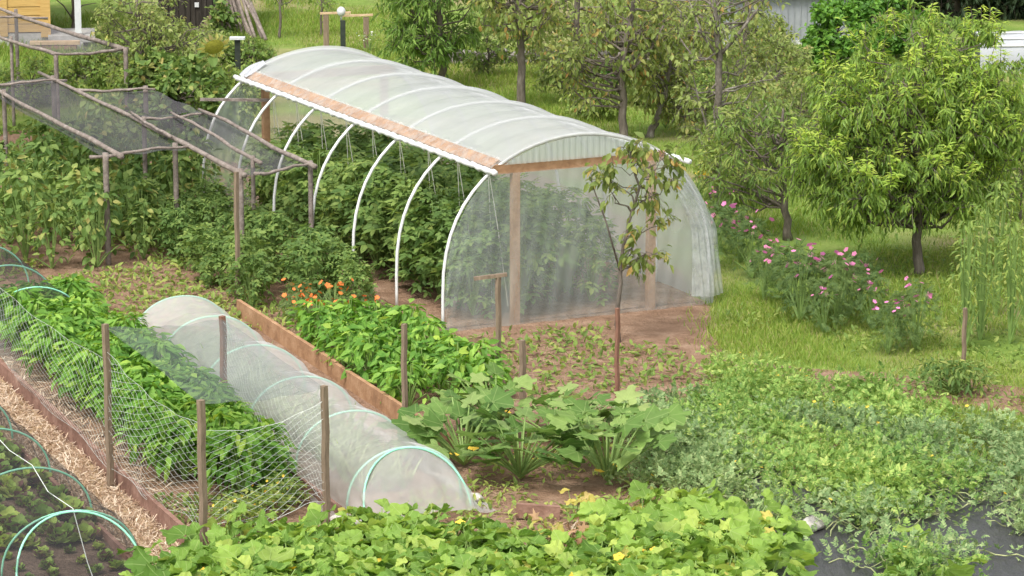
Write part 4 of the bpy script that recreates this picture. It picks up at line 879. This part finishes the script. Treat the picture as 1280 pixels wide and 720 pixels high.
for i, (px, py, h, r, m, l) in enumerate(((905, 190, 1.3, .55, 'weed', 'airy light green sapling behind the lichen grey tree'), (955, 215, 1.4, .6, 'olive', 'airy olive sapling between the lichen grey tree and the big peach tree'), (925, 262, 1.2, .5, 'weed', 'airy green sapling at the white corner of the polytunnel'), (1000, 235, 1.5, .6, 'olive', 'tall olive sapling touching the left side of the big peach tree'), (860, 170, 1.1, .5, 'orchard', 'brownish sapling right of the slanting orchard tree'), (690, 100, 1.2, .5, 'orchard', 'thin sapling with brownish leaves behind the straight bare trunk'), (835, 95, 1.3, .6, 'olive', 'olive sapling between the far orchard trunks'), (970, 120, 1.0, .6, 'olive', 'olive sapling in front of the grey building'), (740, 150, .6, .35, 'weed', 'small green sapling just behind the polytunnel ridge'), (715, 130, .9, .5, 'olive', 'olive sapling between the straight bare trunk and the dark trunk'), (610, 95, 1.0, .45, 'weed', 'light green sapling left of the straight bare trunk'), (915, 130, 1.3, .6, 'orchard', 'brownish sapling left of the grey building'), (1275, 275, 1.5, .55, 'weed', 'feathery green sapling at the right edge beyond the big peach tree'))):
    tree(l, W(px, py), [(0, 0, 0, .022), (.02, 0, h*.4, .018), (-.02, 0, h*.75, .012), (0, 0, h, .006)], [(0, 0, h*.62, r, r*.8, h*.45)], 34, LANW, m, seed=140+i, rc=.28, twig=6, per=9, size=.085, droop=.35, name='sapling')
# tall bushes left (sunflower patch)
for i, (px, py, r, h, m, l) in enumerate(((205, 172, .6, 1.5, 'bean', 'big leafy bush behind the corner of the crooked pole frame'), (238, 182, .5, 1.35, 'bean', 'leafy bush just left of the sunflower stem'), (232, 140, .55, 1.35, 'olive', 'loose olive bush behind the sunflower'), (300, 135, .4, .7, 'weed', 'low green bush behind the dark capped post'), (185, 125, .5, .8, 'weed', 'green bush behind the loose olive tree'), (120, 110, .6, .6, 'weed', 'low green bush right of the net frame by the house'), (40, 130, .7, .7, 'weed', 'green bush below the net frame by the house'), (190, 50, .4, .6, 'olive', 'olive bush in front of the dark shed'), (228, 128, .5, 1.3, 'weed', 'tall light green bush left of the sunflower'), (288, 165, .38, 1.1, 'weed', 'leafy bush touching the far end of the polytunnel'), (312, 88, .35, .5, 'weed', 'low green bush below the leaning poles'), (158, 112, .5, .9, 'weed', 'light green bush behind the corner of the net frame by the house'), (252, 88, .55, .7, 'olive', 'olive bush between the dark shed and the sunflower'))):
    shrub(l, px, py, r, h, OVAL if i < 2 else LANW, m, 60+i, 34, .15 if i < 2 else .1, 9, name='bush')
shrub('small green climber bush against the dark shed', 278, 45, .22, .62, OVAL, 'bean', 70, 9, .13, 8)
# distant dark trees top right
for i, (px, py, r, h, l) in enumerate(((1190, 20, 1.2, 4, 'leftmost dark conifer behind the right corner of the garden'), (1235, 18, 1.3, 4.5, 'middle dark conifer behind the white cover'), (1290, 22, 1.4, 5, 'dark conifer at the right edge behind the white cover'), (1140, 8, 1.3, 4, 'dark conifer behind the glossy shrubs'))):
    tree(l, W(px, py), [(0, 0, 0, .16), (0, 0, h*.5, .1), (0, 0, h, .03)], [(0, 0, h*.3, r, r, h*.3), (0, 0, h*.6, r*.7, r*.7, h*.35)], 150, LAN, 'conifer', seed=80+i, rc=.45, twig=7, per=9, size=.2, droop=.4, name='conifer_tree')
for i, (px, py, l) in enumerate(((600, -8, 'far green tree at the top behind the narrow leaved tree'), (780, -15, 'far green tree at the top behind the orchard'), (440, -40, 'far green tree beyond the bright lawn'), (870, -5, 'far olive tree at the top left of the grey building'))):
    tree(l, W(px, py), [(0, 0, 0, .14), (0, 0, 1.2, .11), (0, 0, 3, .04)], [(0, 0, 1.9, 1.7, 1.4, 1.3)], 90, LANW, ('willow', 'orchard', 'willow', 'olive')[i], seed=90+i, rc=.5, twig=6, per=9, size=.18, droop=.4)
# sunflower
t = thing('sunflower', 'tall sunflower with one heavy drooping yellow green head', 'sunflower', W(266, 172)); a = W(266, 172)
zt = CAM_H-a[1]*math.tan(PITCH+math.atan((55-360)/FPX))
mb = MB(); mb.tube([(0, 0, 0), (.02, 0, zt*.5), (-.03, 0, zt*.95), (0, -.04, zt+.08), (.05, -.1, zt+.05)], [.02, .018, .015, .013, .012], 6); mb.obj('stem', 'stalk', t, True)
mb = MB(); hc = np.array([.07, -.14, zt-.03]); ax_ = np.array([.25, -.75, -.55]); ax_ /= np.linalg.norm(ax_); e1 = np.cross(ax_, UP); e1 /= np.linalg.norm(e1); e2 = np.cross(e1, ax_)
mb.grid(lambda u, v: hc+(e1*math.cos(u*2*PI)+e2*math.sin(u*2*PI))*.165*math.sin(v*PI*.5)+ax_*(.035*math.cos(v*PI*.5)**2), 20, 6); mb.obj('flower_head', 'seed', t, True)
g = np.random.default_rng(9); k = 15; an = np.arange(k)/k*2*PI; rd = e1[None]*np.cos(an)[:, None]+e2[None]*np.sin(an)[:, None]
mb = MB(); mb.leaves(LANW, hc+rd*.15, rd-ax_*.35+g.normal(size=(k, 3))*.3-UP*.2, np.tile(ax_, (k, 1)), g.uniform(.1, .19, k)); mb.obj('petals', 'yellowing', t)
k = 16; zz = np.linspace(.3, zt*.98, k); an = g.uniform(0, 6.28, k); d = np.column_stack([np.cos(an), np.sin(an), -.55*np.ones(k)]); mb = MB(); mb.leaves(OVAL, np.column_stack([.05*np.cos(an), .05*np.sin(an), zz]), d, np.tile(UP, (k, 1)), g.uniform(.2, .32, k)); mb.obj('foliage', 'bean', t)
# two tall plants with yellow drooping leaves
for i, (px, py, top, lab) in enumerate(((196, 160, 60, 'tall stem with a tuft of yellow drooping leaves left of the sunflower'), (137, 95, 38, 'corn like plant with arching yellow green leaves right of the yellow house'))):
    a = W(px, py); z = CAM_H-a[1]*math.tan(PITCH+math.atan((top-360)/FPX)); t = thing('yellowing_plant', lab, 'plant', a)
    mb = MB(); mb.tube([(0, 0, 0), (.02, 0, z*.6), (0, 0, z)], [.014, .012, .008], 5); mb.obj('stem', 'stalk', t)
    k = 14; an = g.uniform(0, 6.28, k); d = np.column_stack([np.cos(an), np.sin(an), g.uniform(-1, .3, k)]); mb = MB(); mb.leaves(LAN, np.column_stack([np.zeros((k, 2)), z*g.uniform(.85, 1, k)]), d, UP+unit(g, k)*.3, g.uniform(.18, .3, k)); mb.obj('foliage', 'yellowing', t)
# cosmos
CS = [bush_plant('cosmos', 'x', 'flower', 700+i, .85, .3, 240, FERN, .13, 'fern', .1, flowers=('pink', 9, .085, .7)) for i in range(3)]
cs_pts = [(905, 275), (900, 300), (925, 310), (940, 330), (890, 320), (1000, 385), (1020, 375), (1045, 390), (1060, 380), (1075, 370), (1030, 400), (990, 370), (1090, 395), (955, 360), (1110, 425), (1125, 410), (1145, 420), (965, 340)]
spread(CS, [W(x, y+18)[:2] for x, y in cs_pts], 'feathery cosmos plant with pink flowers on the lawn right of the polytunnel', 'cosmos plants', .7, 1.05)
tp = bush_plant('tall_weed', 'x', 'plant', 720, 1.6, .2, 260, LAN, .10, 'weed', .3, low=.1)
spread([tp], [W(1205, 440)[:2], W(1225, 425)[:2], W(1262, 430)[:2], W(1278, 400)[:2], W(1245, 395)[:2]], 'tall slender weed standing on the lawn at the right edge', 'tall weeds at the right', .75, 1.1)
yf = bush_plant('yellow_flower', 'low plant with a tuft of yellow flowers beside the lichen grey tree', 'flower', 725, .4, .22, 60, LAN, .1, 'weed', .2, flowers=('yellow', 14, .06, .85)); yf.location = W(877, 250)
wf = bush_plant('white_flower', 'x', 'flower', 726, .5, .3, 90, LAN, .1, 'weed', .2, flowers=('white_petal', 16, .05, .7))
spread([wf], [W(845, 152)[:2], W(832, 160)[:2], W(885, 100)[:2], W(461, 68)[:2]], 'small bush dotted with white flowers among the orchard trees', 'white flowered bushes', .7, 1.1)
ct = bush_plant('cherry_tomato', 'x', 'tomato plant', 730, .32, .24, 80, TOM, .15, 'weed', .3, flowers=('yellow', 10, .045, .4))
for (px, py), lab in (((290, 668), 'low tomato plant with small yellow fruit at the foot of the corner stake'), ((325, 648), 'low tomato plant with small yellow fruit in front of the pepper plants'), ((352, 632), 'low weedy tomato plant near the left skirt of the fleece')):
    if px == 290: ct.location = W(px, py); ct['label'] = lab; ct['group'] = 'low tomato plants'
    else: dup(ct, W(px, py), px, .9, lab, 'low tomato plants')
lb = bush_plant('low_bush', 'x', 'shrub', 727, .42, .42, 200, LAN, .12, 'bean', .2)
spread([lb], [W(1195, 494)[:2], W(1170, 488)[:2], W(1215, 490)[:2]], 'low green bush at the edge of the lawn behind the melon vines', 'low bushes on the lawn', .7, 1.05)

# ------------------------------------------------------------------ buildings and things at the top
# yellow house: only its foot shows, it stands beyond the frames
hb = W(58, 58); hz = math.atan2(AN[1], AN[0]); Hs = thing('yellow_house', 'yellow plank clad house at the top left behind the net frame', 'house', hb, R(8))
mb = MB(); zz = .3; i = 0
while zz < 3.0: mb.box((-3.0, 0+.02*0, zz+.085), (6.0, .05, .16)); mb.box((-.0+0, 2.5, zz+.085), (.05, 4.96, .16)); zz += .175; i += 1
mb.box((-3, 2.5, 1.6), (5.9, 4.9, 2.6)); mb.obj('wall', 'yellowplank', Hs)
mb = MB(); mb.box((0, -.02, 1.6), (.2, .1, 2.8)); mb.box((-.85, -.035, 1.6), (.16, .04, 2.75)); mb.obj('corner_board', 'yellowplank', Hs)
mb = MB(); mb.box((-3, 2.5, .14), (6.06, 5.06, .28)); mb.obj('plinth', 'concrete', Hs)
mb = MB(); mb.add([(-6.4, -.5, 2.95), (.5, -.5, 2.95), (.5, 2.5, 4.6), (-6.4, 2.5, 4.6), (-6.4, 5.5, 2.95), (.5, 5.5, 2.95), (-6.4, -.5, 2.8), (.5, -.5, 2.8), (.5, 5.5, 2.8), (-6.4, 5.5, 2.8)], [(0, 1, 2, 3), (3, 2, 5, 4), (6, 9, 8, 7), (6, 7, 1, 0), (8, 9, 4, 5), (7, 8, 5, 2, 1), (9, 6, 0, 3, 4)]); mb.obj('roof', 'rooftile', Hs)
fr = MB(); fr.box((-2.4, -.05, 1.75), (1.0, .06, 1.2)); w_ = fr.obj('window', 'whitepaint', Hs); mb = MB(); mb.box((-2.4, -.07, 1.75), (.84, .06, 1.04)); mb.obj('pane', 'glass', w_)
mb = MB(); mb.box((.52, .3, .18), (.95, 1.2, .14)); mb.box((.45, -.42, .06), (.6, .22, .12)); mb.obj('porch_slab', 'concrete', Hs)
mb = MB(); mb.box((.66, -.2, 1.55), (.13, .13, 2.5)); mb.obj('porch_post', 'whitepaint', Hs)
for i, (x, y, z, c, l) in enumerate(((.22, -.7, .08, 'board', 'lower red brown board stacked before the yellow house'), (.28, -.72, .17, 'pinewood', 'upper pale board stacked before the yellow house'))):
    p = hb+[x, y, 0]; mb = MB(); mb.beam((-.5, 0, z), (.5, .08*i, z), .18, .07); tag(mb.obj('board', c, None, loc=p), l, 'board')
# dark shed
sb = W(240, 36); Sh = thing('dark_shed', 'blackened plank shed behind the sunflower patch', 'shed', sb, R(-4))
for k in range(1):
    mb = MB(); g = np.random.default_rng(3); x = -.72
    while x < .85: wd = g.uniform(.09, .15); mb.box((x+wd/2, g.uniform(-.012, .012), 1.05), (wd-.012, .03, 2.1)); x += wd
    mb.box((.06, .75, 1.03), (1.5, 1.4, 2.0)); mb.obj('wall', 'darkwood', Sh)
mb = MB(); mb.beam((.25, -.04, .05), (.75, -.04, .75), .04, .07); mb.obj('brace', 'stake', Sh)
mb = MB(); mb.add([(-1, -.3, 2.1), (1.1, -.3, 2.1), (1.1, 1.7, 2.5), (-1, 1.7, 2.5), (-1, -.3, 2.18), (1.1, -.3, 2.18), (1.1, 1.7, 2.58), (-1, 1.7, 2.58)], [(3, 2, 1, 0), (4, 5, 6, 7), (0, 1, 5, 4), (1, 2, 6, 5), (2, 3, 7, 6), (3, 0, 4, 7)]); mb.obj('roof', 'rooftile', Sh)
mb = MB(); mb.box((.12, -.03, .52), (.09, .02, .1)); mb.obj('plate', 'whitepaint', Sh)
# bench with plank in front of the shed
t = thing('bench', 'rough bench with a pale plank top in front of the dark shed', 'bench', W(222, 34)); mb = MB(); mb.box((0, 0, .30), (.62, .22, .04)); mb.obj('seat', 'pinewood', t)
for s in (-.22, .22): mb = MB(); mb.box((s, 0, .14), (.08, .16, .28)); mb.obj('leg', 'darkwood', t)
# leaning poles
g = np.random.default_rng(44)
for i in range(15):
    b = W(334-i*4.2+g.uniform(-2, 2), 52-i*1.3+g.uniform(-2, 2)); tp_ = np.array([sb[0]+.85-i*.02+g.uniform(-.08, .08), sb[1]-.25+g.uniform(-.05, .1), 1.55+g.uniform(-.2, .5)])
    if i > 10: tp_[2] = .9+g.uniform(0, .3); tp_[0] += .15
    mb = MB(); mb.tube(pole_pts(b*0, tp_-b, .015, i), .042-.0012*i, 6); tag(mb.obj('wooden_pole', 'pole', None, True, b), 'long wooden pole in the bundle leaning on the dark shed', 'pole', 'poles leaning on the shed')
# posts on the lawn
def post(px, py, top, label, w=.11, mat='stake', bar=None):
    b = W(px, py); z = CAM_H-b[1]*math.tan(PITCH+math.atan((top-360)/FPX)); t = thing('post', label, 'post', b); mb = MB(); mb.box((0, 0, z/2-.01), (w, w, z)); mb.obj('upright', mat, t)
    if bar: mb = MB(); mb.beam((bar[0], 0, z+.02), (bar[1], 0, z+.04), .06, .04); mb.obj('crossbar', 'pinewood', t)
    return t, b, z
post(408, 68, 18, 'tan wooden post with a long crossbar to the right, on the lawn', .11, 'stake', (-.12, .5))
post(458, 66, 21, 'tan wooden post with a crossbar reaching left, on the lawn', .11, 'stake', (-.5, .14))
t, b, z = post(429, 68, 25, 'black post with a white knob between the two tan posts', .1, 'blackrubber'); mb = MB()
mb.grid(lambda u, v: (.09*math.cos(u*2*PI)*math.sin(v*PI)-.03, .09*math.sin(u*2*PI)*math.sin(v*PI), z+.17+.1*math.cos(v*PI)), 12, 8); mb.tube([(-.03, 0, z), (-.03, 0, z+.15)], .02, 6); mb.obj('knob', 'whitepaint', t, True)
t, b, z = post(298, 118, 49, 'dark post with a pale flat cap behind the polytunnel end', .1, 'blackrubber'); mb = MB(); mb.box((0, 0, z+.02), (.28, .2, .04)); mb.obj('cap', 'whitepaint', t)
# low rubble wall across the lawn
wb = W(545, 80); mb = MB(); g = np.random.default_rng(13)
for i in range(190):
    x = g.uniform(0, 4.2); z = g.uniform(.02, .26); y = g.normal()*.1; r = g.uniform(.05, .12); ph = g.uniform(0, 6, 2)
    mb.grid(lambda u, v: (x+r*1.4*math.cos(u*2*PI+ph[0])*math.sin(v*PI), y+r*math.sin(u*2*PI)*math.sin(v*PI), z+r*.7*math.cos(v*PI)), 6, 4)
tag(mb.obj('stone_wall', 'greystone', None, False, wb), 'low grey rubble wall across the lawn behind the orchard trunks', 'wall')
# grey building
gb = W(985, 56); t = thing('grey_building', 'low grey clad building with a white base rail at the top', 'building', gb, R(3))
mb = MB(); mb.box((0, 1.6, .5), (2.6, 3.0, 1.0)); [mb.box((-1.3+.13*i, .085, .5), (.012, .02, .98)) for i in range(21)]; mb.obj('wall', 'greyclad', t)
mb = MB(); mb.box((0, .07, .04), (2.64, .06, .08)); mb.obj('base_rail', 'whitepaint', t)
mb = MB(); mb.box((0, 1.6, 1.04), (2.8, 3.3, .09)); mb.obj('eave', 'beige', t)
mb = MB(); mb.add([(-1.4, 0, 1.09), (1.4, 0, 1.09), (1.4, 3.2, 1.09), (-1.4, 3.2, 1.09), (-1.4, 1.6, 1.7), (1.4, 1.6, 1.7)], [(0, 1, 5, 4), (2, 3, 4, 5), (1, 2, 5), (3, 0, 4), (3, 2, 1, 0)]); mb.obj('roof', 'rooftile', t)
# white covered tunnel at the right
wb = W(1225, 92); t = thing('white_tunnel', 'low white film covered tunnel at the right edge', 'row cover', wb, R(4))
mb = MB(); mb.grid(lambda u, v: (4.5*v, .55-.55*math.cos(PI*u), .74*math.sin(PI*u)**.6+.01*math.sin(v*40)), 16, 40); mb.obj('cover', 'whitefilm', t, True)
for i in range(3): mb = MB(); mb.tube([(0, .55-.57*math.cos(PI*q), .76*math.sin(PI*q)**.6) for q in [(.18, .28, .4)[i]]]+[(4.5, .55-.57*math.cos(PI*q), .76*math.sin(PI*q)**.6) for q in [(.18, .28, .4)[i]]], .015, 5); mb.obj('tie_rail', 'pipe', t)
mb = MB(); mb.beam((0, -.05, .03), (4.5, -.05, .03), .06, .06); mb.obj('ground_rail', 'whitepaint', t)
